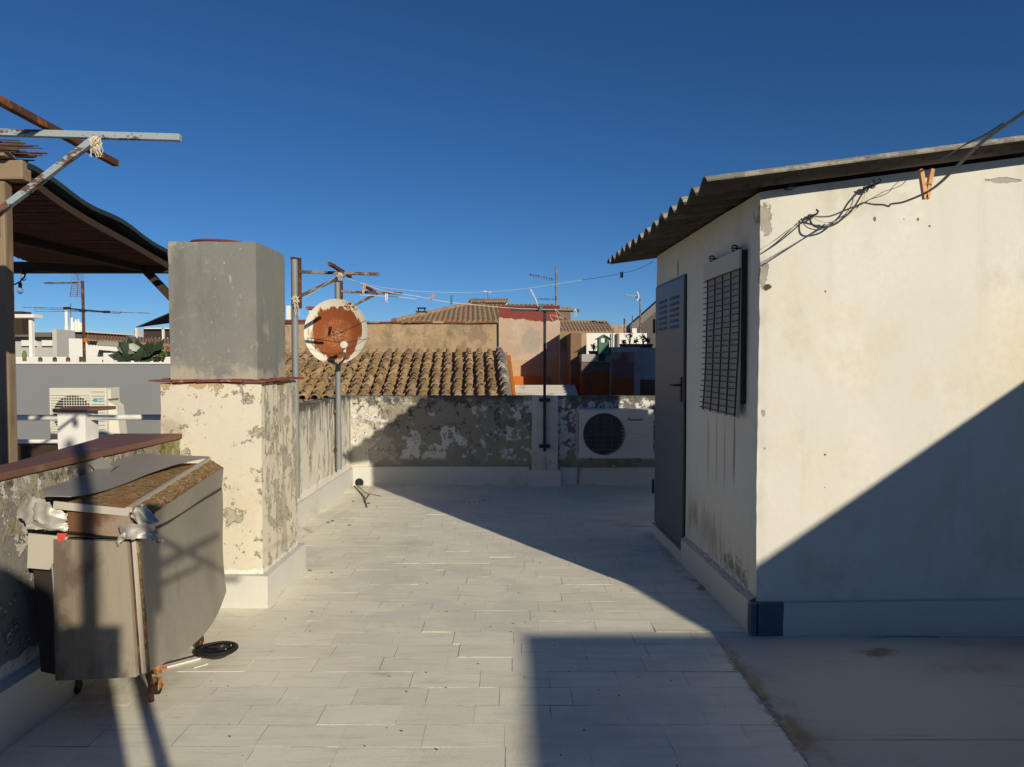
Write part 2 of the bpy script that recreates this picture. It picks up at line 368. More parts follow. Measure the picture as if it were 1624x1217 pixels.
def spot(px, py, rx, rz, c=(.36,.33,.28), k=3.2, Y=4.0, t=(.28,.36), h=-1.5, n=(20,9), amt=1.0):
    p = P(px, py, Y); return dict(c=c, blob=(tuple(p), (rx, .12, rz), k), n=n, t=t, h=h, amt=amt)
SPALL = [spot(1214,348,.050,.115), spot(1212,440,.032,.085), spot(1600,283,.16,.026, k=.8), spot(1311,462,.012,.012,(.12,.11,.10)),
         spot(1310,722,.010,.010,(.12,.11,.10)), spot(1310,774,.010,.010,(.12,.11,.10)), spot(1211,655,.012,.028), spot(1213,712,.014,.014),
         spot(1390,346,.010,.016,(.16,.145,.13),2.5), spot(1461,346,.012,.016,(.16,.145,.13),2.5), spot(1480,357,.010,.010,(.2,.18,.16),2.5), spot(1438,346,.008,.008,(.2,.18,.16),2.5),
         spot(1216,455,.035,.022,(.08,.07,.06),2.6), spot(1318,440,.05,.9,(.50,.46,.38),1.4,t=(.1,1.3),h=0,n=(6,6),amt=.30),
         spot(1630,540,.5,.5,(.66,.56,.34),1.4,t=(.0,1.2),h=0,n=(3,6),amt=.5)]
def sidespot(Y, z, ry, rz, c, k, t, n=(9,7), st=(1,1,1), amt=1.0, h=0):
    x = 1.38 - .0333 * (Y - 4.0); return dict(c=c, blob=((x, Y, z), (.1, ry, rz), k), t=t, n=n, st=st, amt=amt, h=h)
SIDE = [sidespot(4.89,.95,.028,.34,(.30,.15,.055),.9,(.0,.8),st=(1,1,.2),n=(16,7),amt=.55), sidespot(4.71,.98,.024,.32,(.30,.15,.055),.9,(.0,.8),st=(1,1,.2),n=(16,7),amt=.5),
        sidespot(4.55,.95,.022,.32,(.30,.15,.055),.9,(.0,.8),st=(1,1,.2),n=(16,7),amt=.55), sidespot(4.37,1.02,.028,.34,(.26,.11,.03),.9,(.0,.7),st=(1,1,.2),n=(16,7),amt=.75),
        sidespot(4.8,.38,.75,.30,(.10,.085,.07),2.6,(.35,1.15),st=(1,2.2,.25),n=(7,9),amt=.5), sidespot(5.2,.42,.28,.26,(.07,.06,.05),3.0,(.35,1.1),st=(1,2.6,.22),n=(8,9),amt=.55),
        sidespot(5.7,2.28,.03,.11,(.25,.21,.17),1.6,(.1,.6),h=-1), sidespot(4.35,.27,.45,.10,(.09,.07,.055),3.2,(.2,1.0),n=(18,8),amt=.7)]
M['shed'] = surf('shed_white_render', (.62,.60,.535), .07, 1.2, SW + SPALL + SIDE, rough=.85, bump=.34, bs=26, bdist=.004)
M['fibre'] = surf('fibre_cement_sheet', (.23,.21,.17), .16, 5, [
          dict(c=(.42,.39,.31), n=(9,8), t=(.47,.56), amt=.8), dict(c=(.10,.08,.06), n=(22,8), nr=.7, t=(.60,.64), amt=.85),
          dict(c=(.28,.14,.06), n=(18,6), t=(.70,.74), amt=.7), dict(c=(.06,.055,.045), n=(9,7), t=(.68,.74), amt=.6)], rough=.95, bump=.6, bs=80)
M['fibre_under'] = surf('shade_darkened_underside', (.085,.070,.055), .2, 4, [dict(c=(.16,.13,.10), n=(7,8), st=(.3,1,1), t=(.52,.64), amt=.7), dict(c=(.035,.03,.025), n=(9,8), t=(.56,.66), amt=.8)], rough=1)  # darker copy of the sheet colour deepens the shade under the roof
M['doorpaint'] = surf('blue_grey_door_paint', (.085,.11,.125), .06, 2, [dict(c=(.20,.22,.23), n=(18,8), st=(1,.4,2), z=(.5,.1,.1), t=(.70,.72), amt=.7)], rough=.45, bump=.12, spec=.4)
M['black'] = surf('black_metal', (.018,.018,.019), .2, 8, rough=.5, bump=.1)
M['galv'] = surf('galvanised_steel', (.21,.225,.225), .10, 6, [dict(c=(.25,.26,.26), n=(8,6), st=(1,1,.3), t=(.5,.7), amt=.6), dict(c=RUST, n=(10,8), t=(.70,.74))], rough=.55, bump=.15, metal=.1)
M['rust'] = surf('rusty_steel', (.085,.035,.02), .3, 9, [dict(c=(.22,.085,.035), n=(12,8), t=(.5,.62)), dict(c=(.03,.018,.014), n=(8,8), t=(.58,.66))], rough=.9, bump=.7)
M['bluerust'] = surf('flaking_blue_paint_steel', (.29,.35,.38), .12, 6, [dict(c=(.16,.07,.04), n=(9,9), nr=.7, st=(.5,1,1), t=(.515,.55), h=-1), dict(c=(.42,.24,.12), n=(14,8), t=(.60,.64)), dict(c=(.05,.03,.025), n=(7,8), t=(.66,.70))], rough=.75, bump=.5)
M['greyrust'] = surf('weathered_painted_steel', (.22,.21,.20), .15, 6, [dict(c=(.13,.055,.03), n=(11,9), nr=.7, t=(.46,.54), h=-1)], rough=.85, bump=.5)
M['rope'] = surf('frayed_rope', (.58,.53,.42), .15, 20, rough=.95)
M['cord'] = surf('white_cord', (.36,.42,.46), .1, 20, rough=.8)
M['cable'] = surf('dark_cable', (.045,.045,.048), .1, 20, rough=.6)
M['greycable'] = surf('grey_cable', (.22,.20,.17), .1, 20, rough=.6)
M['pegwood'] = surf('wooden_peg', (.62,.33,.15), .15, 30, [dict(c=(.42,.20,.09), n=(30,6), st=(1,1,.2), t=(.55,.65), amt=.6)], rough=.7)
M['teal'] = surf('teal_plastic', (.02,.20,.22), .05, rough=.5)
M['pink'] = surf('pink_plastic', (.50,.25,.24), .05, rough=.5)
M['whitepl'] = surf('white_plastic', (.62,.61,.56), .05, 5, rough=.5, bump=.05)

# ------------------------------------------------------------------ terrace floor
m = MB(); m.box((-2.42, -9, -6), (1.14, 3.97, -.0022)); m.box((-2.42, 3.97, -6), (7.5, 9.25, -.0023)); floor = struct('floor', m, M['joint'])
m = MB(); m.box((1.141, -9, -5.9), (7.5, 3.975, .0)); struct('concrete_floor', m, M['concrete'])
tile_meshes = []
def tile_mb(l, w, th, seed):
    r = random.Random(seed); m = MB(); k = .5 if seed % 3 else 1.5; z = [r.uniform(-.0012, .0010) * k for _ in range(4)]
    x, y = l / 2, w / 2; c = .0001 if seed % 5 else .0004
    m.hexa([(-x,-y,-th),(x,-y,-th),(x,y,-th),(-x,y,-th)], [(-x,-y,z[0]-c),(x,-y,z[1]-c),(x,y,z[2]-c),(-x,y,z[3]-c)])
    m.add([(-x,-y,z[0]-c),(x,-y,z[1]-c),(x,y,z[2]-c),(-x,y,z[3]-c),(-x+.0015,-y+.0015,z[0]),(x-.0015,-y+.0015,z[1]),(x-.0015,y-.0015,z[2]),(-x+.0015,y-.0015,z[3])],
          [(4,5,6,7),(0,1,5,4),(1,2,6,5),(2,3,7,6),(3,0,4,7)])
    m.f = [f for i, f in enumerate(m.f) if i != 1]; m.m = [0 if i == 5 else 1 for i in range(len(m.f))]
    return m
TL, TW = .335, .1735
for k in range(14): tile_meshes.append(tile_mb(TL - (.0001 if k % 5 else .0010), TW - (.0001 if k % 4 else .0008), .02, k).mesh('tile', [M['floor_paint'], M['dirty_joint']]))
rows = []
y = 2.30; ri = 0; field = MB(); ntile = 0
cells = []
y0 = -1.0; ri = 0
while y0 < 8.80:
    off = random.uniform(0, TL) if ri % 3 == 0 else (ri % 2) * TL / 2 + random.uniform(-.03, .03)
    x = -2.02 - off
    xm = 1.138 if y0 + TW * .6 < 3.97 else (1.36 if y0 < 6.4 else 2.6)
    while x < xm - .003:
        a, b = max(x, -2.02), min(x + TL, xm)
        if b - a > .03: cells.append((a, b, y0))
        x += TL
    y0 += TW; ri += 1
vis = sorted([c for c in cells if 2.5 < c[2] + TW], key=lambda c: c[2])
own = set(vis[:296])
for c in cells:
    a, b, yy = c; dz = random.choice([-.0006, -.0002, 0, 0, 0, .0002, .0004, .0010, .0018]); l = b - a
    if c in own:
        me = random.choice(tile_meshes)
        piece('tile', me, floor, ((a + b) / 2, yy + TW / 2, dz), (0, 0, random.choice([0, PI]) if l > .3 else 0), ((l - .0002) / TL if l < TL - .01 else 1, 1, 1))
    else:
        field.box((a + .0003, yy + .0003, -.02), (b - .0003, yy + TW - .0003, dz))
part('tile_field', field, M['floor_paint'], floor, kind='stuff')
m = MB(); m.add([(-900,-900,-6.5),(900,-900,-6.5),(900,2500,-6.5),(-900,2500,-6.5)], [(0,1,2,3)]); struct('ground', m, M['street'])

# ------------------------------------------------------------------ parapets of the terrace
w = thing('parapet_wall', 'peeling grey plaster parapet wall across the far end of the terrace, partly in shade', 'wall', (0, 8.95, 0))
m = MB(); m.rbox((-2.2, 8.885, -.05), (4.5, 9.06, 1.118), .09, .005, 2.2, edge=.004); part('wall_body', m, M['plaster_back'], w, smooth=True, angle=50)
m = MB(); m.rbox((-2.0, 8.85, -.01), (.215, 8.93, .235), .10, .004, 3, edge=.004); m.rbox((.60, 8.85, -.01), (4.5, 8.93, .225), .10, .004, 3, edge=.004); part('plinth', m, M['plinth'], w, smooth=True, angle=50)
m = MB(); m.rbox((.245, 8.825, -.01), (.572, 8.93, 1.121), .09, .004, 3, edge=.003)
pl = part('pilaster', m, surf('pilaster_paint', (.56,.55,.51), .08, 3, [dict(c=(.12,.115,.105), n=(12,9), nr=.7, t=(.63,.66), amt=.8), dict(c=(.40,.36,.28), n=(4,8), z=(.5,.2,.1), t=(.56,.66), amt=.6), dict(c=(.22,.14,.07), blob=((.42,8.8,.2),(.03,.2,.3),1.5), n=(8,8), t=(.1,.8), amt=.6)], rough=.85, bump=.4), w, smooth=True, angle=50)
m = MB(); m.rbox((.205, 8.785, -.01), (.608, 8.92, .205), .09, .004, 3, edge=.004); part('pilaster_base', m, M['plinth'], pl, smooth=True, angle=50)
w = thing('parapet_wall', 'white streaked parapet wall behind the grey chimney stack with flaking paint', 'wall', (-2.05, 7.1, 0))
m = MB(); m.rbox((-2.2, 5.20, -.05), (-2.015, 8.885, 1.122), .09, .005, 2.2, seed=3, edge=.004); part('wall_body', m, M['plaster_left'], w, smooth=True, angle=50)
m = MB(); m.rbox((-2.10, 5.2, -.01), (-1.978, 8.86, .225), .1, .003, 3, seed=2, edge=.004); part('plinth', m, M['plinth'], w, smooth=True, angle=50)
w = thing('parapet_wall', 'lichen stained parapet wall with brown painted top beside the metal cabinet', 'wall', (-2.1, 2.5, 0))
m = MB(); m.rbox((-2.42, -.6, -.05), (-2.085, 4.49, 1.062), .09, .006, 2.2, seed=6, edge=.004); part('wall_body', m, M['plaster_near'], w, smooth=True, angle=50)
m = MB(); m.rbox((-2.2, -.6, -.01), (-2.02, 4.45, .24), .1, .004, 3, seed=5, edge=.004); part('plinth', m, M['plinth'], w, smooth=True, angle=50)
m = MB(); m.prism([(-2.075,-.6),(-2.075,4.475),(-2.50,4.475),(-2.47,4.30),(-2.25,3.2),(-2.22,-.6)], 'z', 1.063, 1.095); part('coping', m, M['brownpaint'], w, bevel=.005)

# ------------------------------------------------------------------ chimney stack
ch = thing('chimney_stack', 'square grey cement chimney on a flaking cream masonry base beside the parapet', 'chimney', (-1.88, 4.85, 0))
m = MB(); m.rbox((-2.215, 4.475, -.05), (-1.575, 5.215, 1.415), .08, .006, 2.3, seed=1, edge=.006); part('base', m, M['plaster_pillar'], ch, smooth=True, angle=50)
m = MB(); m.rbox((-2.1, 4.425, -.01), (-1.527, 5.262, .205), .08, .005, 3, seed=4, edge=.006); part('plinth', m, M['plinth'], ch, smooth=True, angle=50)
m = MB(); m.rbox((-2.19, 4.55, 1.43), (-1.625, 5.12, 2.315), .08, .006, 2.0, seed=9, edge=.006); part('flue', m, M['flue'], ch, smooth=True, angle=50)
m = MB(); m.lathe([(.19,0),(.20,.012),(.19,.022),(.0,.045)], (-1.95, 4.80, 2.316), 28); part('lid', m, M['redtile'], ch, smooth=True)
def coping_tile(x0, y0, x1, y1):
    m = MB(); r = random.uniform; m.rbox((x0+.001, y0+.001, 1.416 + r(-.002,.002)), (x1-.001, y1-.001, 1.434 + r(-.003,.004)), .05, .006, 6, seed=r(0,30), edge=.004)
    part('coping_tile', m, M['redtile'], ch, smooth=True)
n = 5
for k in range(n):
    a = -2.27 + .735 * k / n; coping_tile(a, 4.44 + random.uniform(-.008,.008), a + .735 / n, 4.60)
    b = 4.60 + .66 * k / n; coping_tile(-1.66, b, -1.535 + random.uniform(-.008,.008), b + .66 / n)
    coping_tile(-2.27, b, -2.15, b + .66 / n)

# ------------------------------------------------------------------ shed
SX = Matrix.Translation((1.38, 4.0, 0)) @ Matrix.Rotation(math.radians(1.907), 4, 'Z')
def L(x, y, z): return SX @ Vector((x, y, z))
def zr(x): return 2.503 + .137 * (x + .372)
sh = thing('shed', 'cream rendered rooftop shed with corrugated roof and grey metal door', 'shed', L(.8, 1.2, 0))
m = MB(); N1, N2, N3 = 16, 24, 26
bb = MB(); bb.rbox((0, 0, -.02), (1.60, 2.42, 1.0), .1, .0, 1)
def shed_pt(x, y, t):      # t 0..1 height
    z = -.02 + t * (zr(x) - .062 + .02); p = Vector((x, y, z))
    k = max(0, 1 - math.hypot(x, y) / .05); return p + mnoise.noise_vector(p * 1.8) * .005 + Vector((1, 1, 0)) * k * (.004 + .014 * abs(mnoise.noise(p * 7)))
wb = MB()
wb.grid(lambda u, v: shed_pt(1.6 * u ** 1.6, 0, v), 40, 110); wb.grid(lambda u, v: shed_pt(0, 2.42 * u ** 1.6, v), 40, 110)
wb.grid(lambda u, v: shed_pt(1.6 * u, 2.42, v), 8, 110); wb.grid(lambda u, v: shed_pt(1.6, 2.42 * u, v), 8, 110); wb.grid(lambda u, v: shed_pt(1.6 * u, 2.42 * v, 1.0), 12, 12)
wb.merge = True; wb.xform(SX); part('wall', wb, M['shed'], sh, smooth=True, angle=45)
m = MB(); m.rbox((-.040, -.036, -.01), (-.0, 1.43, .195), .07, .004, 4, edge=.006); m.rbox((-.040, 1.43, -.01), (0, 2.42, .095), .07, .003, 4, edge=.005)
m.rbox((0, -.036, -.01), (1.62, .0, .192), .07, .003, 4, edge=.006); m.xform(SX); part('plinth', m, M['plinth_shed'], sh, smooth=True, angle=50)
m = MB()      # crumbling mortar fillet on the plinth ledge
m.grid(lambda u, v: (lambda y: L(-.040 + .042 * v + .006 * mnoise.noise(Vector((y*9, v*3, 0))), y, .192 + (.022 + .014 * mnoise.noise(Vector((y*14, 2, 0)))) * v + .006 * mnoise.noise(Vector((y*40, v*5, 7)))))(1.42 * u), 120, 4)
part('mortar_fillet', m, surf('mortar', (.54,.52,.46), .15, 10, [dict(c=(.12,.10,.08), n=(20,8), nr=.75, t=(.57,.64), amt=.8)], rough=.95, bump=.7, bs=60), sh)
PIT = .2309
def sheet(y0, y1, z_add, nm='roof_sheet'):
    ny = max(6, int((y1 - y0) / PIT * 12))
    def fn(u, v):
        y = y0 + (y1 - y0) * u; x = -.372 + 2.2 * v
        ph = 2 * PI * (y + .188) / PIT
        return L(x + .008 * mnoise.noise(Vector((y * 6, v * 2, 3))), y, zr(x) - .027 + .031 * math.cos(ph) + z_add + .004 * mnoise.noise(Vector((y*2.2, v*3, 1))))
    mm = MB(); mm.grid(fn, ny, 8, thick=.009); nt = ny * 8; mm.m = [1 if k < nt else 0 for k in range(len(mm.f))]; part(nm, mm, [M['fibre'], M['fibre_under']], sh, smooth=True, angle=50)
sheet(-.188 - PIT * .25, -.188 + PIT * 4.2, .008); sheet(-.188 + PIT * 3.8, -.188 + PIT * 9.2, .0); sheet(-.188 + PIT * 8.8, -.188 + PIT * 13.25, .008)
dg = MB(); x0 = -.014
dg.box((-.010, 1.435, .10), (.01, 2.385, 2.215)); dg.xform(SX); part('door_gap_frame', dg, M['black'], sh, bevel=.002)  # black frame also draws the dark gap around the door slab
d_ = MB(); d_.box((-.022, 1.450, .112), (.0, 2.370, 2.200)); d_.xform(SX); door = part('door', d_, M['doorpaint'], sh, bevel=.004)
for (ya, yb) in ((1.60, 1.855), (1.975, 2.225)):
    for k in range(6):
        z = 1.815 + k * .046; m = MB()
        m.add([(-.0235,ya,z),(-.0235,yb,z),(-.0235,yb,z+.024),(-.0235,ya,z+.024),(-.036,ya+.01,z+.003),(-.036,yb-.01,z+.003)], [(0,1,5,4),(4,5,2,3),(0,4,3),(1,2,5)])
        m.xform(SX); part('louvre', m, M['doorpaint'], door, smooth=False)
m = MB(); m.box((-.032, 1.475, 1.235), (-.022, 1.512, 1.425)); m.tube([(-.03,1.494,1.365),(-.072,1.494,1.365),(-.078,1.51,1.365),(-.078,1.63,1.362)], .0095, 8); m.xform(SX); part('handle', m, M['black'], door, bevel=.002)
for z in (1.80, .36): m = MB(); m.cyl((-.030, 2.392, z), .011, .125, 10); m.xform(SX); part('hinge', m, M['black'], door, smooth=True)
# wire screen hung in front of the window
sc = thing('window_screen', 'wire mesh screen over a pale sheet hanging on the shed side wall', 'screen', L(-.05, .52, 1.22))
bul = lambda t: -.027 - .024 * t ** 2.2           # local x as it hangs lower
m = MB(); m.box((-.050, .175, 2.095), (-.004, .865, 2.205)); m.xform(SX); part('top_board', m, surf('beige_board', (.50,.47,.39), .06, 3, rough=.7), sc, bevel=.004)
m = MB(); m.grid(lambda u, v: L(bul(v) + .012 + .004 * mnoise.noise(Vector((u*6, v*9, 2))), .185 + .695 * u + .006 * mnoise.noise(Vector((v*30, u*2, 0))) * (1 if u in (0, 1) else 0), 2.10 - .885 * v + .012 * mnoise.noise(Vector((u*13, v, 9))) * (v > .98)), 24, 40, thick=.004)
part('backing_sheet', m, surf('pale_sheet', (.40,.39,.365), .06, 3, [dict(c=(.08,.07,.06), n=(26,5), t=(.76,.78)), dict(c=(.24,.21,.16), n=(4,7), st=(1,1,.2), t=(.6,.75), amt=.4)], rough=.75, bump=.2), sc, smooth=True)
for k in range(5):
    y = .205 + .155 * k; m = MB(); m.tube([L(bul(i / 14) - .007, y + .004 * math.sin(i * .7 + k), 2.11 - .888 * i / 14) for i in range(15)], .0052, 6); part('upright_wire', m, M['black'], sc, smooth=True)
for k in range(24):
    t = (k + .6) / 24; z = 2.11 - .888 * t; m = MB(); m.tube([L(bul(t) - .013, .185 + .70 * i / 4, z + .003 * math.sin(k * 2.1 + i)) for i in range(5)], .0042, 5); part('cross_wire', m, M['black'], sc, smooth=True)
m = MB(); m.box((-.036, .172, 1.30), (-.002, .180, 2.20)); m.xform(SX); part('gap_dark_strip', m, M['black'], sc, bevel=.003)  # black strip in place of the dark gap between screen and wall
for y in (.27, .70):
    m = MB(); m.tube([(0,y,2.222),(-.03,y,2.222)] + [(-.045 - .018*math.cos(a), y, 2.222 + .018*math.sin(a)) for a in [PI + i*PI/5 for i in range(-5, 5)]], .005, 6); m.xform(SX); part('hook', m, M['black'], sh, smooth=True)

# ------------------------------------------------------------------ air conditioners
M['acbody'] = surf('ac_enamel', (.50,.50,.475), .05, 2, [dict(c=(.38,.36,.31), n=(5,8), st=(1,1,.3), t=(.62,.76), amt=.5)], rough=.45, bump=.06, spec=.4)
M['acdark'] = surf('ac_dark', (.02,.02,.022), .1, 5, rough=.6)
M['acwire'] = surf('ac_wire', (.20,.20,.19), .1, 5, rough=.5)
ac = thing('air_conditioner', 'white outdoor air conditioner unit in shade on the end wall behind the shed', 'air conditioner', (1.25, 8.6, .39))
x0, x1, yf, yb, z0, z1 = .797, 1.68, 8.45, 8.76, .397, .972
m = MB(); cx, cz, R = .94 + .165, .683, .245
cx = P(958, 689, 8.45).x
m.box((x0, yf, z0), (x1, yb, z0+.012)); m.box((x0, yf, z1-.012), (x1, yb, z1)); m.box((x0, yf+.001, z0+.012), (x0+.012, yb, z1-.012)); m.box((x1-.012, yf+.001, z0+.012), (x1, yb, z1-.012)); m.box((x0+.012, yb-.012, z0+.012), (x1-.012, yb-.001, z1-.012))
# front plate with a round opening
nseg = 40; ring = [(cx + R*math.cos(2*PI*k/nseg), cz + R*math.sin(2*PI*k/nseg)) for k in range(nseg)]
def sq(a):
    c, s = math.cos(a), math.sin(a); t = []
    if c > 1e-9: t.append((x1-.0 - cx)/c)
    if c < -1e-9: t.append((x0 - cx)/c)
    if s > 1e-9: t.append((z1 - cz)/s)
    if s < -1e-9: t.append((z0 - cz)/s)
    r = min(t); return (cx + r*c, cz + r*s)
outer = [sq(2*PI*k/nseg) for k in range(nseg)]
# snap corners
for c in ((x0,z0),(x1,z0),(x0,z1),(x1,z1)):
    i = min(range(nseg), key=lambda k: (outer[k][0]-c[0])**2 + (outer[k][1]-c[1])**2); outer[i] = c
m.add([(a, yf-.003, b) for a, b in outer] + [(a, yf-.003, b) for a, b in ring] + [(a, yf+.05, b) for a, b in ring],
      [(k, (k+1)%nseg, nseg+(k+1)%nseg, nseg+k) for k in range(nseg)] + [(nseg+k, nseg+(k+1)%nseg, 2*nseg+(k+1)%nseg, 2*nseg+k) for k in range(nseg)])
part('casing', m, M['acbody'], ac)
m = MB(); m.cyl((cx, yf+.12, cz), .235, .01, 30, 'y'); m.box((x0+.02, yf+.14, z0+.02), (x1-.02, yf+.15, z1-.02)); part('coil', m, M['acdark'], ac)
m = MB()
for k in range(3):
    a0 = k*2*PI/3 + .4
    m.grid(lambda u, v: Vector((cx + (.05+.17*u)*math.cos(a0+v*1.3-.3*u), yf+.06+.05*v, cz + (.05+.17*u)*math.sin(a0+v*1.3-.3*u))), 5, 5, thick=.003)
m.cyl((cx, yf+.04, cz), .05, .07, 16, 'y'); part('fan', m, M['acdark'], ac, smooth=True)
m = MB()
for k in range(-15, 16):
    zz = cz + k*.0152; h = math.sqrt(max(0, (R+.004)**2 - (k*.0152)**2))
    if h > .02: m.tube([(cx-h, yf-.006, zz), (cx+h, yf-.006, zz)], .0016 if k%4 else .0022, 5)
for k in (-1, 0, 1): h = math.sqrt(R*R-(k*.09)**2); m.tube([(cx+k*.09, yf-.009, cz-h), (cx+k*.09, yf-.009, cz+h)], .0012, 5)
m.tube([(cx+(R+.004)*math.cos(a*PI/16), yf-.005, cz+(R+.004)*math.sin(a*PI/16)) for a in range(32)], .005, 6, closed=True)
part('fan_grille', m, M['acwire'], ac, smooth=True)
for k in range(9): m = MB(); m.box((1.30, yf-.009, .48+k*.040), (1.66, yf-.002, .486+k*.040)); part('front_rib', m, M['acbody'], ac, bevel=.002)
for k in range(17):
    m = MB(); m.box((x0-.004, yf+.03, .46+k*.028), (x0+.002, yf+.13, .474+k*.028)); part('side_vent', m, M['acdark'], ac)
part('brand_lettering', text_mesh('t', 'Panasonic', .046, surf('ac_print', (.03,.035,.05), .02), P(996, 667.5, yf-.004), (PI/2, 0, 0)), [], ac)
for xx in (.93, 1.5): m = MB(); m.box((xx, yf-.02, z0-.03), (xx+.03, 8.88, z0-.002)); m.box((xx, 8.85, z0-.03), (xx+.03, 8.88, z0+.25)); part('bracket', m, M['greyrust'], ac)
m = MB(); m.tube([(.86,8.50,.40),(.85,8.60,.30),(.83,8.82,.24),(.82,8.84,.02)], .009, 7); part('drain_hose', m, M['greycable'], ac, smooth=True)

# ------------------------------------------------------------------ clothesline poles
def post(name_label, X, Y, z0, z1, arm_z, xc, yc0, yc1, xend, mat_arm, mat_bar, group='clothesline poles with side arms', brackets=True, brace_z=.22, brace_x=None, w=.030):
    t = thing('clothesline_pole', name_label, 'clothesline pole', (X, Y, z0), group)
    m = MB(); m.tube([(X-.008, Y-.012, z0), (X-.008, Y-.012, z1-.02)], .030, 14); part('pipe', m, M['galv'], t, smooth=True)
    m = MB(); m.box((X+.020, Y-.006, z1-.46), (X+.044, Y+.036, z1)); m.box((X-.036, Y+.018, z1-.06), (X+.012, Y+.04, z1)); m.box((X-.036,Y-.042,z1-.018),(X+.012,Y+.018,z1)); part('angle_iron', m, M['rust'], t, bevel=.002)
    m = MB(); m.bar((X+.03, Y, arm_z+.01), (xend, Y, arm_z-.012), w*.9); part('arm', m, mat_arm, t, bevel=.002)
    m = MB(); m.bar((xc-.0, yc0, arm_z+w+.016), (xc-.005, yc1, arm_z+w-.0), w); part('cross_bar', m, mat_bar, t, bevel=.002)
    bx = brace_x or xc + .08
    m = MB(); m.bar((X+.03, Y-.03, arm_z-brace_z), (bx, Y-.03, arm_z-.02), w*.85); part('brace', m, mat_arm, t, bevel=.002)
    if brackets:
        for z in (z0+.22, z0+.66): m = MB(); m.box((X-.075, Y-.045, z-.018), (X-.02, Y+.045, z+.018)); part('wall_bracket', m, M['rust'], t, bevel=.003)
    return t
post('rusty clothesline pole rising just behind the grey chimney stack', -1.965, 6.5, .30, 2.49, P(540,433,6.5).z, P(536,0,6.6).x, 6.22, 7.05, P(599,0,6.5).x, M['greyrust'], M['rust'])
pB = post('clothesline pole that carries the rusty dish at the far corner', -1.955, 8.05, .325, 2.455, P(590,464,8.05).z, P(584,0,8.05).x, 7.70, 8.50, P(636,0,8.05).x, M['greyrust'], M['rust'])
post('pale blue flaking clothesline arm nearest the camera over the pergola', -2.16, 2.93, 1.10, 2.52, P(140,214,2.93).z, -1.90, 2.645, 3.46, P(283,0,2.93).x, M['bluerust'], M['rust'], brackets=False, brace_z=.36, brace_x=P(150,0,2.90).x)
t = thing('clothesline_pole', 'thin black clothesline pole fixed to the end wall pilaster', 'clothesline pole', (.40, 8.78, .43), 'clothesline poles with side arms')
m = MB(); m.bar((.402, 8.785, .435), (.402, 8.785, 2.16), .034, up=(0,1,0)); part('post', m, M['black'], t, bevel=.002)
m = MB(); m.bar((P(809,0,8.75).x, 8.75, P(0,492,8.75).z+.01), (P(920,0,8.75).x, 8.75, P(0,493,8.75).z), .036); part('arm', m, surf('dark_weathered_steel', (.06,.055,.05), .2, 8), t, bevel=.002)
for z in (P(0,635,8.78).z, P(0,708,8.78).z): m = MB(); m.box((.335, 8.762, z-.02), (.470, 8.826, z+.02)); part('wall_bracket', m, M['black'], t, bevel=.003)
m = MB(); m.tube([P(841,459,8.7), P(848,472,8.7), P(855,489,8.7)], [.010,.008,.006], 6); solo('cane', m, M['rope'], 'broken pale cane standing up from the black pole arm', 'cane')

def knot(ctr, r, label, mat, n=9, hang=.0):
    r *= .78; n = int(n * .7)
    m = MB(); rd = random.Random(int(ctr[0]*1000) & 255); c = Vector(ctr)
    for k in range(n):
        pts = []; ax = Vector((rd.uniform(-1,1), rd.uniform(-1,1), rd.uniform(-1,1))).normalized(); q = ax.orthogonal().normalized(); w_ = ax.cross(q)
        for i in range(11):
            a = 2*PI*i/10; pts.append(c + (q*math.cos(a) + w_*math.sin(a)) * r * rd.uniform(.45,1.35))
        m.tube(pts, r*.16, 5)
    for k in range(int(n*2.0)):
        p = c + Vector((rd.uniform(-r,r)*.8, rd.uniform(-r,r)*.5, -r*.3)); L_ = hang * rd.uniform(.4, 1)
        m.tube([p, p + Vector((rd.uniform(-.2,.2)*L_, 0, -L_*.5)), p + Vector((rd.uniform(-.35,.35)*L_, 0, -L_))], r*.07, 4)
    return solo('rope_knot', m, mat, label, 'rope', smooth=True)
knot(P(152,226,2.86), .026, 'frayed cream rope knot tied round the pale blue arm', M['rope'], 16, .055)
knot(P(538,438,6.45), .035, 'rope knot at the arm crossing above the rusty dish', M['rope'], 10, .03)
knot(P(468,476,6.44), .038, 'frayed rope wound round the pipe behind the chimney stack', M['rope'], 10, .14)
knot(P(912,494,8.7), .030, 'tangled rope at the right tip of the black pole arm', M['rope'], 8, .08)
def line(name, pts, r, mat, label, cat='clothesline', group=None, sub=4, sag=0):
    pts = [Vector(p) for p in pts]; out = []
    for i in range(len(pts) - 1):       # catmull-rom
        p0 = pts[max(i-1,0)]; p1 = pts[i]; p2 = pts[i+1]; p3 = pts[min(i+2, len(pts)-1)]
        for k in range(sub):
            t = k / sub; out.append(.5*((2*p1) + (p2-p0)*t + (2*p0-5*p1+4*p2-p3)*t*t + (3*p1-p0-3*p2+p3)*t**3))
    out.append(pts[-1]); rr = r
    if isinstance(r, tuple): rr = [r[0] + (r[1]-r[0])*i/(len(out)-1) for i in range(len(out))]
    m = MB(); m.tube(out, rr, 6); return solo(name, m, mat, label, cat, group, smooth=True)
line('clothesline', [P(551,442,6.5), P(610,462,7.1), P(660,470,7.6), P(700,478,8.0), P(745,483,8.3), P(800,488,8.6), P(862,491,8.70), P(912,492,8.7)], .0034, M['rope'], 'cream clothesline sagging from the dish pole to the black pole arm')
line('clothesline', [P(545,440,6.5), P(580,451,6.5), P(620,458,6.5), P(680,463,6.6), P(745,464,6.7), P(815,460,6.7), P(880,451,6.7), P(945,441,6.7), P(985,434,6.6), P(1012,427,6.55), P(1036,415,6.5)], .0025, M['cord'], 'thin pale clothesline running to the shed roof corner')
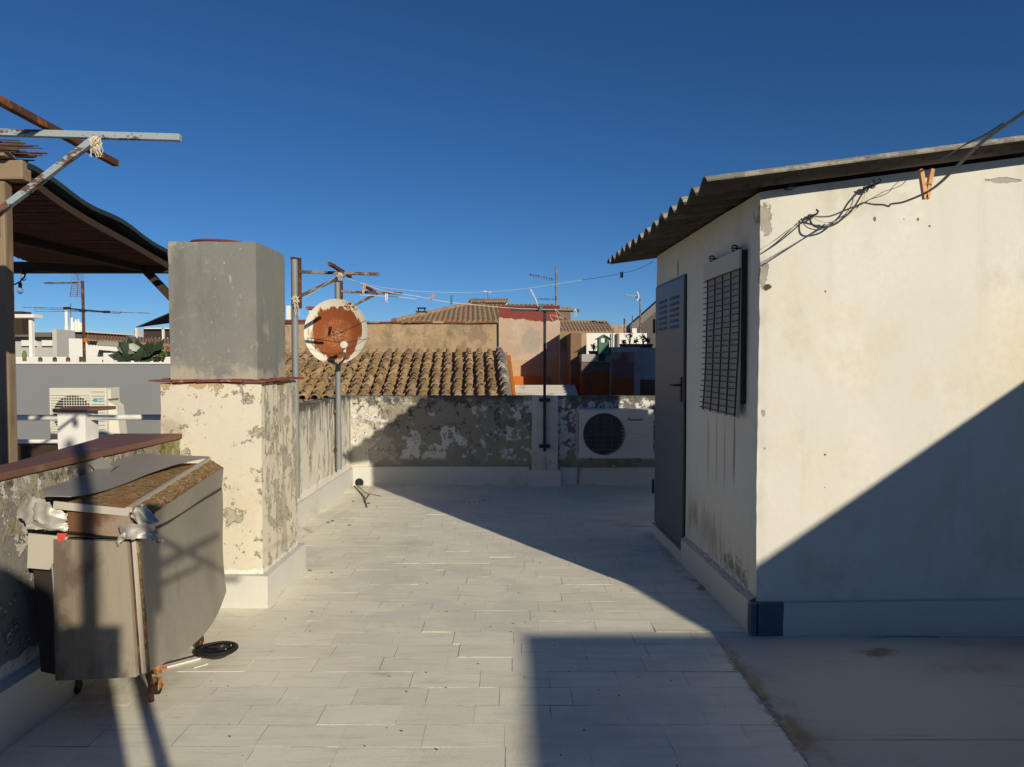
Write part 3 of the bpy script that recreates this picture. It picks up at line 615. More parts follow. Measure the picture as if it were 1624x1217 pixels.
line('clothesline', [P(482,474,6.45), P(500,462,6.45), P(530,441,6.45)], .0035, M['cord'], 'short pale cord between the chimney side pole and its brace')
line('clothesline', [P(570,468,7.9), P(640,472,8.2), P(660,475,8.3)], .0035, M['rope'], 'short cream cord hanging off the dish pole arm')
line('clothesline', [P(880,489,8.7), P(888,520,8.7), P(872,500,8.65), P(894,505,8.7), P(882,492,8.68)], .003, M['rope'], 'thin tangled string hanging from the black pole arm')
# pegs
def peg(pos, L_, mats, tilt, label, spread=.22, yaw=0, cat='clothes peg'):
    t = thing('clothes_peg', label, cat, pos, 'clothes pegs left on the lines'); p = Vector(pos)
    for s in (-1, 1):
        m = MB(); m.hexa([(-.006,-.005,-L_*.40),(.004,-.005,-L_*.40),(.004,.005,-L_*.40),(-.006,.005,-L_*.40)], [(-.004,-.005,L_*.6),(.005,-.005,L_*.6),(.005,.005,L_*.6),(-.004,.005,L_*.6)])
        m.xform(Matrix.Translation(p) @ Matrix.Rotation(yaw, 4, 'Z') @ Matrix.Rotation(tilt, 4, 'Y') @ Matrix.Translation((s*.007, 0, 0)) @ Matrix.Rotation(s*spread, 4, 'Y') @ Matrix.Scale(1.2, 4))
        part('half', m, mats, t, bevel=.0012)
    m = MB(); m.tube([p + Vector((.010*math.cos(a*PI/4) , -.009 + .001*a, .004*math.sin(a*PI/4)+.004)) for a in range(16)], .0012, 5); part('spring', m, M['galv'], t, smooth=True)
peg(P(1469, 297, 1.9), .066, M['pegwood'], -.03, 'orange wooden peg on the dark cable in front of the shed', .17)
peg(P(577,459,7.0), .085, M['pegwood'], .15, 'wooden peg hanging on the line right of the rusty dish', .05)
peg(P(613,474,7.4), .075, M['whitepl'], 0, 'white peg hanging beneath the arm right of the dish', .04)
peg(P(684,472,7.8), .075, M['pink'], .9, 'pink peg lying slanted on the sagging cream line', .10)
peg(P(716,477,8.1), .085, M['teal'], 0, 'upright teal peg on the sagging cream line', .03)
peg(P(858,489,8.66), .08, M['teal'], .3, 'teal peg clipped on the black pole arm', .10)
peg(P(986,437,6.6), .045, M['cable'], 0, 'small dark peg on the thin line near the shed roof', .03)

# ------------------------------------------------------------------ satellite dish
dc = P(536, 527, 7.86); R = .352
t = thing('satellite_dish', 'round satellite dish with a large rust patch on the far left pole', 'satellite dish', (-1.955, 8.0, 1.5))
rustm = surf('dish_enamel_rust', (.66,.62,.50), .06, 4, [
    dict(c=(.24,.066,.018), blob=((dc.x-.012, dc.y, dc.z-.015), (.315,3,.325), .75), n=(11,7), st=(1,1,.13), t=(.05,.13), h=.6),
    dict(c=(.42,.13,.04), blob=((dc.x, dc.y, dc.z-.02), (.27,3,.27), .8), n=(34,9), nr=.8, t=(.30,.60), amt=.85), dict(c=(.14,.04,.015), n=(9,8), nr=.7, st=(1,1,.3), blob=((dc.x, dc.y, dc.z-.03), (.26,3,.26), 2.0), t=(.5,.9), amt=.6),
    dict(c=(.62,.40,.22), blob=((dc.x, dc.y, dc.z-.02), (.25,3,.25), 5.5), n=(75,4), t=(1.0,1.3), amt=.75),
    dict(c=(.28,.09,.03), n=(30,8), blob=((dc.x+.13, dc.y, dc.z+.28), (.2,3,.12), 4), t=(.65,.8)),
    dict(c=(.30,.16,.08), blob=((dc.x-.05, dc.y, dc.z-.33), (.2,3,.06), 2), n=(12,6), t=(.2,.8))], rough=.75, bump=.35)
m = MB(); prof = []
for i in range(13): r = R*i/12; prof.append((max(r,.0005), -.075*(r/R)**2))
prof += [(R+.006,-.078),(R+.006,-.070),(R,-.066)]
for i in range(11, 0, -1): r = R*i/12; prof.append((r, -.075*(r/R)**2 + .006))
m.lathe(prof, (0,0,0), 48, 'y')
Md = Matrix.Translation(dc) @ Matrix.Rotation(math.radians(-6), 4, 'Z') @ Matrix.Rotation(math.radians(-3), 4, 'X')
m.xform(Md); rf = part('reflector', m, rustm, t, smooth=True, angle=60)
lp = P(545,547,7.42); m = MB(); m.tube([P(538,577,7.80), P(541,576,7.70), P(549,566,7.55), lp + Vector((0,.02,-.03))], .012, 8); part('feed_arm', m, M['acwire'], t, smooth=True)
m = MB(); m.lathe([(.010,0),(.036,.004),(.038,.03),(.022,.06),(.022,.11)], lp, 18, 'y'); m.tube([lp+Vector((0,.07,-.01)), lp+Vector((.0,.03,-.08))], .014, 8); part('receiver', m, M['whitepl'], t, smooth=True)
m = MB(); m.tube([P(487,536,7.82), P(515,540,7.6), lp + Vector((0,.05,.02))], .0035, 5); m.tube([P(586,537,7.80), P(565,540,7.6), lp + Vector((0,.05,.02))], .003, 5); part('stay_wire', m, M['black'], t, smooth=True)
m = MB(); m.box((dc.x-.07, dc.y+.02, dc.z-.10), (dc.x+.07, 8.05, dc.z+.10)); part('mount', m, M['rust'], t, bevel=.005)
for s_ in (-.05,.05): m = MB(); m.cyl(Md @ Vector((s_, -.012, .0)), .007, .008, 8, 'y'); part('bolt', m, M['black'], t)

# ------------------------------------------------------------------ cables on the shed wall
Yw = 3.968
def W(px, py, off=0.0): return P(px, py, Yw - off * .45)
line('cable', [W(1282,341,.02), W(1288,356,.06), W(1300,361,.08), W(1322,357,.07), W(1340,344,.06), W(1353,331,.05), W(1366,310,.04), W(1376,297,.02)], .0052, M['cable'], 'thick dark cable loop between two hooks on the shed front', 'cable')
line('cable', [W(1288,343,.03), W(1305,344,.05), W(1320,342,.1), W(1342,333,.2), W(1358,327,.3), W(1369,322,.4), P(1385,324.5,3.3), P(1400,325,3.0), P(1409,327.5,2.85), P(1413,324,2.8), P(1430,321.5,2.5), P(1448,315,2.2), P(1470,305,1.9), P(1490,291,1.6), P(1520,262,1.35), P(1562,222,1.15), P(1624,178,1.0), P(1700,120,.9)], (.0050,.0026), M['greycable'], 'dark cable rising from the shed hooks to the upper right', 'cable', sub=5)
line('cable', [W(1290,345,.03), W(1300,351,.04), W(1318,353,.05), W(1335,348,.05), W(1355,335,.04), W(1370,315,.03), W(1373,298,.02)], .0024, M['rope'], 'thin cream string beside the dark loop on the shed front', 'string')
line('cable', [W(1208,402,.005), W(1230,388,.01), W(1255,368,.02), W(1280,345,.03)], .0038, M['cable'], 'dark cable running along the shed front from its left corner', 'cable')
line('cable', [W(1208,395,.004), W(1235,378,.004), W(1262,358,.005), W(1285,346,.01)], .002, M['rope'], 'thin string above the cable at the shed left corner', 'string')
line('cable', [W(1369,322,.05), W(1390,311,.03), W(1402,304,.02), W(1418,299,.02), W(1432,292,.02), W(1440,282,.02), W(1450,274,.02)], .0020, M['cable'], 'thin dark wire climbing from the hooks to the shed roof', 'wire')
line('cable', [P(1590,198,1.08), P(1560,216,1.5), P(1530,230,2.2), P(1514,240,3.3), P(1490,254,3.6)], .0028, M['cable'], 'thin dark wire dropping across the sky onto the shed roof', 'wire')
for i, (a, b, lab) in enumerate(((1287,343,'lower left wall hook holding cables on the shed front'), (1376,297,'left hook of the pair under the shed roof edge'), (1386,294,'right hook of the pair under the shed roof edge'))):
    c = W(a, b); m = MB(); m.tube([c + Vector((0,.05,0)), c + Vector((0,-.03,0)), c + Vector((.012,-.04,.004)), c + Vector((.02,-.04,.018)), c + Vector((.008,-.04,.028))], .0055, 7); m.cyl(c + Vector((0,.012,0)), .016, .01, 10, 'y'); solo('wall_hook', m, M['black'], lab, 'hook', 'hooks on the shed front', smooth=True)
c = W(1253, 298); m = MB(); m.prism([(c.x-.022,c.z-.006),(c.x+.022,c.z-.006),(c.x+.012,c.z+.02),(c.x-.012,c.z+.02)], 'y', c.y-.03, c.y+.03); solo('wall_bracket', m, M['black'], 'small dark bracket stub under the shed roof edge', 'bracket')

# ------------------------------------------------------------------ old metal cabinet on casters
M['sheetmetal'] = surf('weathered_sheet_metal', (.30,.275,.235), .08, 2.0, [
    dict(c=(.40,.36,.30), n=(1.6,7), st=(1,1,.6), t=(.45,.65), amt=.6), dict(c=(.20,.17,.14), n=(5,9), st=(1,1,.4), t=(.60,.72), amt=.5),
    dict(c=(.22,.19,.16), n=(26,6), d=2.5, blob=((-1.66,3.85,.42),(.4,.25,.2),1.6), t=(.35,.7), amt=.5)], rough=.5, bump=.12, bs=30, metal=.35, spec=.5)
M['frontmetal'] = surf('stained_front_panel', (.33,.285,.225), .08, 2.0, [
    dict(c=(.20,.15,.105), n=(3.5,8), st=(1.6,1,.25), t=(.46,.68), amt=.65), dict(c=(.10,.075,.055), n=(5,7), x=(-1.78,-1.90,.2), t=(.56,.72), amt=.7), dict(c=(.12,.09,.07), n=(9,7), st=(1,1,.3), z=(.45,.25,.16), t=(.62,.78), amt=.7),
    dict(c=(.05,.035,.03), n=(22,6), st=(1,1,.5), t=(.75,.77))], rough=.55, bump=.12, metal=.15)
M['orangetop'] = surf('rust_stained_band', (.15,.075,.038), .12, 3, [dict(c=(.30,.23,.17), n=(4,8), x=(-1.8,-1.6,.12), t=(.48,.64), amt=.8), dict(c=(.09,.04,.02), n=(7,8), st=(1,1,.3), t=(.58,.70))], rough=.65, bump=.2)
M['lidmetal'] = surf('lid_sheet', (.29,.275,.25), .06, 2.4, [dict(c=(.20,.17,.14), n=(3,7), t=(.58,.72), amt=.5), dict(c=(.12,.09,.07), n=(20,6), t=(.72,.75), amt=.6)], rough=.55, bump=.1, metal=.3)
M['insul'] = surf('rusty_insulation', (.27,.165,.07), .3, 10, [dict(c=(.42,.31,.16), n=(40,6), nr=.8, t=(.50,.58)), dict(c=(.08,.04,.02), n=(26,8), nr=.75, t=(.56,.62)), dict(c=(.34,.13,.03), n=(6,6), t=(.55,.65), amt=.8)], rough=1, bump=2.5, bs=60, bdist=.008)
M['rim'] = surf('beige_rim', (.44,.40,.33), .06, 6, [dict(c=(.18,.06,.04), n=(10,8), t=(.66,.70))], rough=.55)
M['foil'] = surf('crumpled_foil_sheet', (.47,.45,.40), .10, 8, [dict(c=(.24,.22,.19), n=(9,8), t=(.58,.64))], rough=.45, metal=.3, bump=.5, bs=25)
M['red'] = surf('red_sticker', (.60,.075,.055), .05, 8, rough=.5)
M['blackrub'] = surf('black_rubber', (.015,.015,.015), .1, 8, rough=.7)
cb = thing('metal_cabinet', 'battered grey metal cabinet on casters with torn foil and rust beside the parapet', 'cabinet', (-1.75, 3.5, 0))
yf = 2.95
FTL, FTR, FBR, FBL = P(92,853,yf), P(207,857,yf), P(222,1069,yf), P(95,1075,yf)
m = MB(); m.grid(lambda u, v: (FBL.lerp(FBR, u)).lerp(FTL.lerp(FTR, u), v) + Vector((0, -.006*math.sin(PI*v)*math.sin(PI*u) , 0)), 12, 14, thick=-.03); part('front_panel', m, M['frontmetal'], cb, smooth=True)
STn, SBn = P(222,850,2.965), P(231,1066,2.965); STf, SBf = P(349,777,4.14), P(357,938,4.14)
def side(u, v):                       # u near->far, v bottom->top
    a = SBn.lerp(SBf, u); b = STn.lerp(STf, u); p = a.lerp(b, v)
    bulge = math.sin(PI * min(1, u * 1.0)) * (1 - v) ** 1.5
    return p + Vector((.045 * bulge + .008 * math.sin(3*u+5*v), 0, -.050 * bulge))
m = MB(); m.grid(side, 24, 18, thick=-.006); part('side_panel', m, M['sheetmetal'], cb, smooth=True)
# core box to close the body
far = Vector((-.122, 1, 0)) * 1.16
q = [FBL + Vector((.0,.035,.03)), FBR + Vector((-.07,.035,.03)), FBR + far + Vector((-.09,-.02,.06)), FBL + far + Vector((.08,0,.06))]
h = Vector((0,0,FTL.z - FBL.z - .03))
m = MB(); m.hexa(q, [v + h for v in q]); part('carcass', m, M['rust'], cb)
# upper band: front + right
BTL, BTR = P(112,806,yf+.012), P(205,812,yf+.012)
m = MB(); m.grid(lambda u, v: (P(92,850,yf+.014).lerp(P(220,852,yf+.014), u)).lerp(BTL.lerp(BTR, u), v) + Vector((0,.006*math.sin(7*u),0)), 12, 4, thick=-.02); part('front_band', m, M['orangetop'], cb, smooth=True)
sTn, sTf = P(243,812,2.99), P(352,741,4.13)
m = MB(); m.grid(lambda u, v: STn.lerp(STf, u).lerp(sTn.lerp(sTf, u), v) + Vector((.005+.004*math.sin(6*u),0,.0)), 20, 4, thick=-.006); part('side_band', m, M['sheetmetal'], cb, smooth=True)
# strap along the seam
m = MB(); m.tube([P(80,842,yf-.01), P(120,846,yf-.012), P(160,851,yf-.012), P(205,855,yf-.012), P(218,852,2.95), P(232,846,2.985), P(262,828,3.25)+Vector((.012,0,0)), P(300,804,3.60)+Vector((.012,0,0)), P(348,775,4.12)+Vector((.01,0,0))], .006, 6); part('strap', m, M['black'], cb, smooth=True)
# top tray with insulation, rims and curled lid sheet
RFL, RFR, RBR, RBL = P(88,800,2.93), P(206,812,2.96), P(331,733,4.06), P(226,731,4.05)
m = MB(); m.hexa([RFL+Vector((.01,.02,-.03)), RFR+Vector((-.02,.02,-.03)), RBR+Vector((-.02,0,-.03)), RBL+Vector((0,0,-.03))], [RFL+Vector((.01,.02,-.010)), RFR+Vector((-.02,.02,-.004)), RBR+Vector((-.02,0,-.008)), RBL+Vector((0,0,-.012))]); part('insulation', m, M['insul'], cb)
part('side_insulation', MB().grid(lambda u, v: RFR.lerp(RBR, u).lerp(P(243,812,2.99).lerp(P(350,744,4.12), u), v) + Vector((0,0,-.004 + .012*mnoise.noise(Vector((u*30, v*4, 0))))), 60, 5, thick=.02), M['insul'], cb)
def bar4(a, b, w, h, nm, mat): mm = MB(); mm.bar(a, b, w, h); part(nm, mm, mat, cb, bevel=.002)
bar4(RFL + Vector((.0,-.012,.0)), RFR + Vector((.004,-.012,.0)), .012, .032, 'front_rim', M['rim'])
bar4(RFR + Vector((.0,-.012,.010)), RBR + Vector((.0,0,.012)), .026, .022, 'side_rim', M['rim'])
def poly(pts, u):
    q = u * (len(pts) - 1); k = min(len(pts) - 2, int(q)); return pts[k].lerp(pts[k+1], q - k)
LF = [P(71,789,2.93), P(113,791,2.97), P(134,788,3.06), P(171,777,3.24), P(203,765,3.42), P(235,753,3.60), P(279,739,3.82), P(334,727,4.06)]
LB = [P(68,779,2.99), P(101,767,3.18), P(134,755,3.38), P(163,744,3.58), P(192,733,3.78), P(218,722,3.95), P(270,723,4.00), P(331,726,4.07)]
def lid(u, v):
    return poly(LF, u).lerp(poly(LB, u), v) + Vector((0, 0, .004 * math.sin(9 * u + 3 * v)))
LF = [p + Vector((0,0,.006)) for p in LF]; LB = [p + Vector((0,0,.010)) for p in LB]
m = MB(); m.grid(lid, 42, 8, thick=.0035); part('lid_sheet', m, M['lidmetal'], cb, smooth=True)
# corner trims
bar4(P(209,856,yf-.004), P(224,1068,yf-.004), .010, .012, 'corner_trim', M['rust'])
bar4(P(213,856,yf-.006), P(229,1068,yf-.006), .020, .010, 'corner_trim', M['rim'])
bar4(P(218,856,2.945), P(236,1066,2.945), .010, .012, 'corner_trim', M['insul'])
# left folded sheet, dark panel standing in for the shaded gap, chrome strip, sticker
m = MB(); m.add([P(45,846,2.93),P(107,852,2.93),P(76,903,2.93),P(44,900,2.93)], [(0,1,2,3)]); mm = MB(); pts = [P(45,846,2.925),P(108,852,2.925),P(78,904,2.925),P(43,901,2.925)]
mm.add(pts + [p + Vector((0,.006,0)) for p in pts], [(0,1,2,3),(7,6,5,4),(0,4,5,1),(1,5,6,2),(2,6,7,3),(3,7,4,0)]); part('folded_sheet', mm, M['rim'], cb)
m = MB(); m.hexa([P(64,1066,2.97), P(93,1072,2.97), P(95,1072,2.97)+Vector((0,.5,0)), P(64,1066,2.97)+Vector((0,.5,0))], [P(49,866,2.97), P(95,866,2.97), P(95,866,2.97)+Vector((0,.5,0)), P(49,866,2.97)+Vector((0,.5,0))]); part('gap_panel', m, surf('dark_gap_brown', (.035,.026,.022), .2, 3, [dict(c=(.11,.09,.075), n=(3,6), st=(2,1,.2), t=(.5,.7), amt=.8)], rough=.6), cb, bevel=.004)
mm = MB(); mm.tube([P(82,880,2.935), P(88,960,2.935), P(93,1074,2.935)], .0065, 8); part('chrome_strip', mm, surf('chrome', (.6,.6,.6), .05, 5, rough=.25, metal=.9), cb, smooth=True)
m = MB(); pts = [P(91,846,2.918),P(107,846,2.918),P(98,859,2.918),P(91,859,2.918)]; m.add(pts + [p + Vector((0,.002,0)) for p in pts], [(0,1,2,3),(7,6,5,4),(0,4,5,1),(1,5,6,2),(2,6,7,3),(3,7,4,0)]); part('sticker', m, M['red'], cb)
def crumple(c, w, h, seed, rot=0, bend=.06, dep=.04):
    m = MB(); o = Vector((seed*3.1, seed*7.7, seed)); f = 1.1 + (seed % 3) * .5
    def fn(u, v):
        a, b = (u-.5), (v-.5)
        rag = 1 + .22 * mnoise.noise(Vector((u*7, 0, seed))) + .10 * mnoise.noise(Vector((u*19, 0, seed)))
        fold = math.sin(2*PI*(f*u + .5*b) + seed) + .5 * math.sin(2*PI*(2.3*u - .8*b) + 2*seed)
        p = Vector((a*w*(1 + .12*mnoise.noise(Vector((v*6, 3, seed)))), -.5*dep - bend*math.cos(a*3.0)*.6 + fold*dep*.11, b*h*rag - .5*h*a*a))
        nn = mnoise.noise_vector(Vector((u*2.2, v*2.2, 0)) + o); p += Vector((nn.x*w*.08, nn.y*dep*.22, nn.z*h*.10))
        return Vector(c) + Matrix.Rotation(rot, 3, 'Y') @ p
    m.grid(fn, 36, 14, thick=.0012); return m
for (px, py, Y, w_, h_, sd, rt, bd) in ((66,806,2.95,.13,.11,1,.5,.05), (84,812,2.93,.15,.075,2,.35,.05), (78,831,2.93,.17,.032,6,.05,.03), (222,838,2.93,.15,.06,3,-.10,.05), (232,818,2.95,.07,.09,4,-.7,.04), (204,846,2.92,.10,.022,5,-.75,.02), (253,853,3.05,.06,.02,8,.6,.02)):
    part('torn_foil', crumple(P(px,py,Y), w_, h_, sd, rt, bd), M['foil'], cb, smooth=True, angle=75)
m = MB(); m.grid(lambda u, v: P(158,742,3.55) + Vector((.16*(u-.5), .1*(v-.5), .03*math.sin(6*u) + .03*v)), 12, 6, thick=.002); part('torn_foil', m, M['lidmetal'], cb, smooth=True)
def caster(px, py, dirx, toplen, mat, lab=None):
    w0 = F(px, py); top = w0 + Vector((dirx, .06, .23)); m = MB()
    m.tube([top, w0 + Vector((-.004,.02,.085))], [.022,.017], 8)
    c = w0 + Vector((0,0,.028)); m.prism([(-.024,.0),(.024,.0),(.016,.045),(-.014,.06)], 'x', -.017, -.012); 
    n0 = len(m.v) - 8
    for i in range(n0, len(m.v)): m.v[i] = tuple(Vector(m.v[i]) + c)
    m.prism([(-.024,.0),(.024,.0),(.016,.045),(-.014,.06)], 'x', .012, .017)
    for i in range(len(m.v) - 8, len(m.v)): m.v[i] = tuple(Vector(m.v[i]) + c)
    lg = part('leg', m, mat, cb, smooth=True, angle=40)
    m = MB(); m.cyl(c - Vector((.010,0,0)), .027, .020, 20, 'x'); part('caster_wheel', m, M['blackrub'], lg, smooth=True)
caster(250,1101,-.06,.2,surf('orange_rust_leg', (.22,.085,.03), .25, 12, [dict(c=(.45,.22,.07), n=(20,6), t=(.5,.6)), dict(c=(.07,.03,.02), n=(9,6), t=(.55,.65))], rough=.85, bump=.6)); 
caster(121,1101,.06,.2,M['black']); caster(316,1029,-.05,.2,M['rust']); caster(206,1030,.04,.2,M['rust'])
m = MB(); m.tube([P(233,1062,3.02), P(239,1085,3.10), F(240,1112)], [.014,.011,.013], 8); part('leg', m, M['rust'], cb, smooth=True)

# ------------------------------------------------------------------ oval loudspeaker and stick on the floor
sp = thing('loudspeaker', 'black oval car loudspeaker lying face up on the tiles beside the cabinet', 'loudspeaker', F(344,1045))
c = F(345, 1042); sx, sy = .076, .104
def sl(prof, mat, nm, **k):
    mm = MB(); mm.lathe(prof, (0,0,0), 36, 'z', sx=sx, sy=sy); mm.xform(Matrix.Translation(c + Vector((0,0,.004))) @ Matrix.Rotation(math.radians(-72), 4, 'Z') @ Matrix.Rotation(math.radians(8), 4, 'Y') @ Matrix.Scale(1.0, 4)); part(nm, mm, mat, sp, smooth=True, **k)
sl([(.45,.0),(.62,.012),(.93,.030),(1.0,.036),(1.0,.043),(.92,.046),(.84,.044)], M['black'], 'basket')
sl([(.86,.044),(.78,.049),(.72,.043),(.69,.038)], M['blackrub'], 'surround')
sl([(.69,.038),(.40,.024),(.22,.018),(.01,.018)], surf('speaker_cone', (.03,.03,.032), .2, 8, rough=.5), 'cone')
q = c + Vector((.0,0,.050)); m = MB(); m.tube([q + Vector((-.045,.0,0)), q + Vector((.015,.0,.003)), q + Vector((.060,.0,0))], .007, 6); m.lathe([(.028,-.006),(.034,.002),(.027,.008),(.010,.006)], q + Vector((.022,0,.0)), 20); part('tweeter_bridge', m, M['black'], sp, smooth=True)
m = MB(); m.lathe([(.012,.0),(.010,.006),(.001,.009)], q + Vector((.022,0,.006)), 14); part('tweeter_dome', m, surf('purple_dome', (.12,.05,.08), .1, rough=.4), sp, smooth=True)
for (dx, dy) in ((-.012,.022),(.052,.02),(.0,-.024),(.04,-.026)): m = MB(); m.cyl(q + Vector((.022+dx*.8, dy, .0)), .004, .006, 8); part('terminal', m, M['galv'], sp)
t = thing('stick', 'thin white stick with a red tip on the tiles beside the loudspeaker', 'stick', F(262,1061))
m = MB(); m.tube([F(263,1061)+Vector((0,0,.006)), F(318,1047)+Vector((0,0,.008))], .0055, 7); part('shaft', m, M['whitepl'], t, smooth=True)
m = MB(); m.cyl(F(259.5,1061.6)+Vector((0,0,.0065)), .0068, .016, 8, 'x'); part('tip', m, M['red'], t, smooth=True)
m = MB(); m.tube([F(307,1061)+Vector((0,0,.003)), F(330,1054)+Vector((0,0,.004))], .003, 6); solo('stick', m, M['whitepl'], 'short white splinter on the tiles right below the loudspeaker', 'stick')
m = MB(); m.tube([F(256,1058)+Vector((0,.01,.010)), F(316,1043)+Vector((0,.01,.012))], .0045, 6); solo('rod', m, M['blackrub'], 'thin black rod lying along the white stick', 'rod')

# ------------------------------------------------------------------ drain hole, twigs, bits
c = Vector((-1.905, 8.848, .035)); m = MB(); m.cyl(c, .052, .05, 18, 'y'); 
m = MB(); m.lathe([(.050,-.006),(.054,.0),(.001,.001)], c, 20, 'y'); solo('drain_hole', m, M['blackrub'], 'dark round drain outlet at the foot of the far left corner', 'drain')
def G(px, py, z=.006): v = F(px, py); v.z = z; return v
m = MB(); m.tube([G(562,772), G(571,782), G(577,789), G(579,797), G(582,806)], [.006,.009,.010,.009,.007], 6); m.tube([G(578,796), G(583,789), G(586,784), G(595,786), G(605,788)], [.007,.006,.005,.004,.003], 5); m.tube([G(567,772,.012), G(578,783,.02), G(586,786,.012)], [.004,.005,.004], 5); m.tube([G(580,800), G(586,799)], [.006,.012], 5)
solo('dead_twig', m, surf('twig', (.13,.10,.075), .2, 30, rough=.9), 'dry forked twig lying at the drain in the far left corner', 'twig', smooth=True)
m = MB(); rd = random.Random(5)
for (px, py) in ((560,796),(527,827),(520,829.5),(554,834),(491,906),(526,910),(745,798),(752,797),(760,798),(768,795),(736,797),(775,796),(598,805)):
    g = G(px, py, .003); a = rd.uniform(0, PI); s_ = rd.uniform(.014,.03); m.add([g + Vector((math.cos(a)*s_, math.sin(a)*s_*.6, 0)), g + Vector((-math.sin(a)*s_*.5, math.cos(a)*s_*.5, .008)), g - Vector((math.cos(a)*s_, math.sin(a)*s_*.6, 0)), g - Vector((-math.sin(a)*s_*.5, math.cos(a)*s_*.5, -.004)), g + Vector((0,0,.010))], [(0,1,4),(1,2,4),(2,3,4),(3,0,4)])
for k in range(170):
    x, y = rd.uniform(-1.6,1.1), rd.uniform(2.6,8.6); s_ = rd.uniform(.002,.006); g = Vector((x,y,.003)); m.add([g+Vector((s_,0,0)), g+Vector((0,s_,0)), g+Vector((-s_,0,0)), g+Vector((0,-s_,0)), g+Vector((0,0,s_*.8))], [(0,1,4),(1,2,4),(2,3,4),(3,0,4)])
tag(part('debris', m, surf('debris', (.07,.055,.045), .3, 30), kind='stuff'), 'small dark leaf crumbs and grit scattered on the tiles')

# ------------------------------------------------------------------ pergola
M['wood'] = surf('pergola_wood', (.25,.185,.12), .12, 3, [dict(c=(.12,.075,.045), n=(14,7), st=(1,1,.07), t=(.48,.62), amt=.7), dict(c=(.40,.30,.18), n=(9,6), st=(1,1,.1), t=(.58,.7), amt=.4), dict(c=(.08,.045,.025), n=(3,4), t=(.70,.72))], rough=.8, bump=.3)
M['woodx'] = surf('pergola_beam_wood', (.25,.185,.12), .12, 3, [dict(c=(.17,.10,.05), n=(14,7), st=(.07,1,1), t=(.50,.64), amt=.6)], rough=.8, bump=.3)
M['wooddark'] = surf('dark_stained_wood', (.045,.028,.018), .2, 4, rough=.8)
M['reed'] = surf('reed_mat', (.11,.06,.04), .3, 30, [dict(c=(.26,.14,.09), n=(30,5), st=(.15,1,1), t=(.6,.7))], rough=.9, rand=.25)
M['shadecloth'] = surf('dark_shade_cloth', (.018,.030,.034), .2, 20, [dict(c=(.05,.09,.10), n=(60,4), t=(.6,.7), amt=.6)], rough=.95, bump=.6, bs=120)
pg = thing('pergola', 'wooden pergola with reed mat roof and dark shade cloth edge beyond the left parapet', 'pergola', (-2.84, 4.0, -.1))
px_ = P(0, 290, 4.0); xr = -2.70
m = MB(); m.box((-2.877, 3.965, -.1), (-2.806, 4.035, 2.545)); part('post', m, M['wood'], pg, bevel=.006)
m = MB(); m.box((-3.9, 3.96, 2.552), (xr, 4.04, 2.66)); part('front_beam', m, M['woodx'], pg, bevel=.006)
m = MB(); m.box((-3.9, 3.90, 2.665), (-2.755, 3.99, 2.70)); m.tube([(-3.3, 3.94, 2.73), (-2.83, 3.94, 2.73)], .05, 12); part('front_roll', m, M['woodx'], pg, smooth=True)
zf, zb = 2.64, 2.36; yb_ = 5.9
def rz(y): return zf + (zb - zf) * (y - 4.0) / (yb_ - 4.0)
def sagr(y, x): t = (y - 4.0) / 1.9; return rz(y) - .06 * math.sin(PI * min(1, max(0, t))) + .012 * math.sin(9 * t + 2)
def wavy(u): 
    y = 4.0 + 2.05 * u; return y, rz(y) - .050 * math.sin(PI*u) - .012 * math.sin(2*PI*u*1.4)
m = MB(); m.grid(lambda u, v: Vector((xr - .018, wavy(u)[0], wavy(u)[1] - .055 + .045 * v - .02)), 26, 2, thick=.022); part('side_fascia', m, M['wooddark'], pg)
m = MB(); m.grid(lambda u, v: Vector((xr + .01 - .55 * v, wavy(u)[0], wavy(u)[1] + .012 + .050 * math.sin(PI * u) ** .6 * (1 - .5 * v) + .010 * math.sin(17*u + 3*v) + .03*v)), 40, 8, thick=.03); part('shade_cloth', m, M['shadecloth'], pg, smooth=True)
# reed mat: individual reeds run along X, tens visible; joined reeds as a stuff part
m = MB(); rd = random.Random(3)
for k in range(190):
    y = 4.04 + k * .0105; z = sagr(y, 0) - .012 + rd.uniform(-.004,.004)
    m.tube([(-3.95, y, z + .03), (-3.3, y + rd.uniform(-.01,.01), z + .0), (xr - .07 + rd.uniform(-.02,.012), y + rd.uniform(-.008,.008), z + rd.uniform(-.006,.006))], .0058, 4)
part('reed_mat', m, M['reed'], pg, kind='stuff')
m = MB()
for k in range(46):
    y = 4.0 + rd.uniform(-.14,.16); z = 2.69 + rd.uniform(0, .07); m.tube([(-3.6, y - .1, z), (-2.80 + rd.uniform(-.06,.16), y, z + rd.uniform(-.012,.012))], rd.uniform(.003,.006), 4)
part('reed_bundle', m, M['reed'], pg, kind='stuff')
m = MB(); m.box((-4.6, 5.86, 2.275), (-2.62, 5.94, 2.365)); part('rear_beam', m, M['wooddark'], pg, bevel=.005)
for x in (-3.95, -3.35): m = MB(); m.bar((x, 4.03, 2.60), (x, 6.02, 2.395), .055, .08); part('rafter', m, M['wooddark'], pg, bevel=.003)
m = MB(); m.bar((-3.86, 4.05, 2.50), (-3.05, 5.86, 2.33), .10, .09); part('cross_rafter', m, M['wooddark'], pg, bevel=.003)
m = MB(); m.box((-2.745, 5.865, -.1), (-2.675, 5.935, 2.295)); part('post', m, M['wood'], pg, bevel=.006)
a_, b_ = P(232, 430, 5.9), P(268, 468, 5.9); m = MB(); m.bar(a_, a_ + (b_ - a_) * 1.6, .055, .06, up=(0,1,0)); part('corner_brace', m, M['wooddark'], pg, bevel=.003)
sl_ = thing('string_light', 'string light bulb hanging under the pergola beam', 'string light', P(30, 440, 5.8))
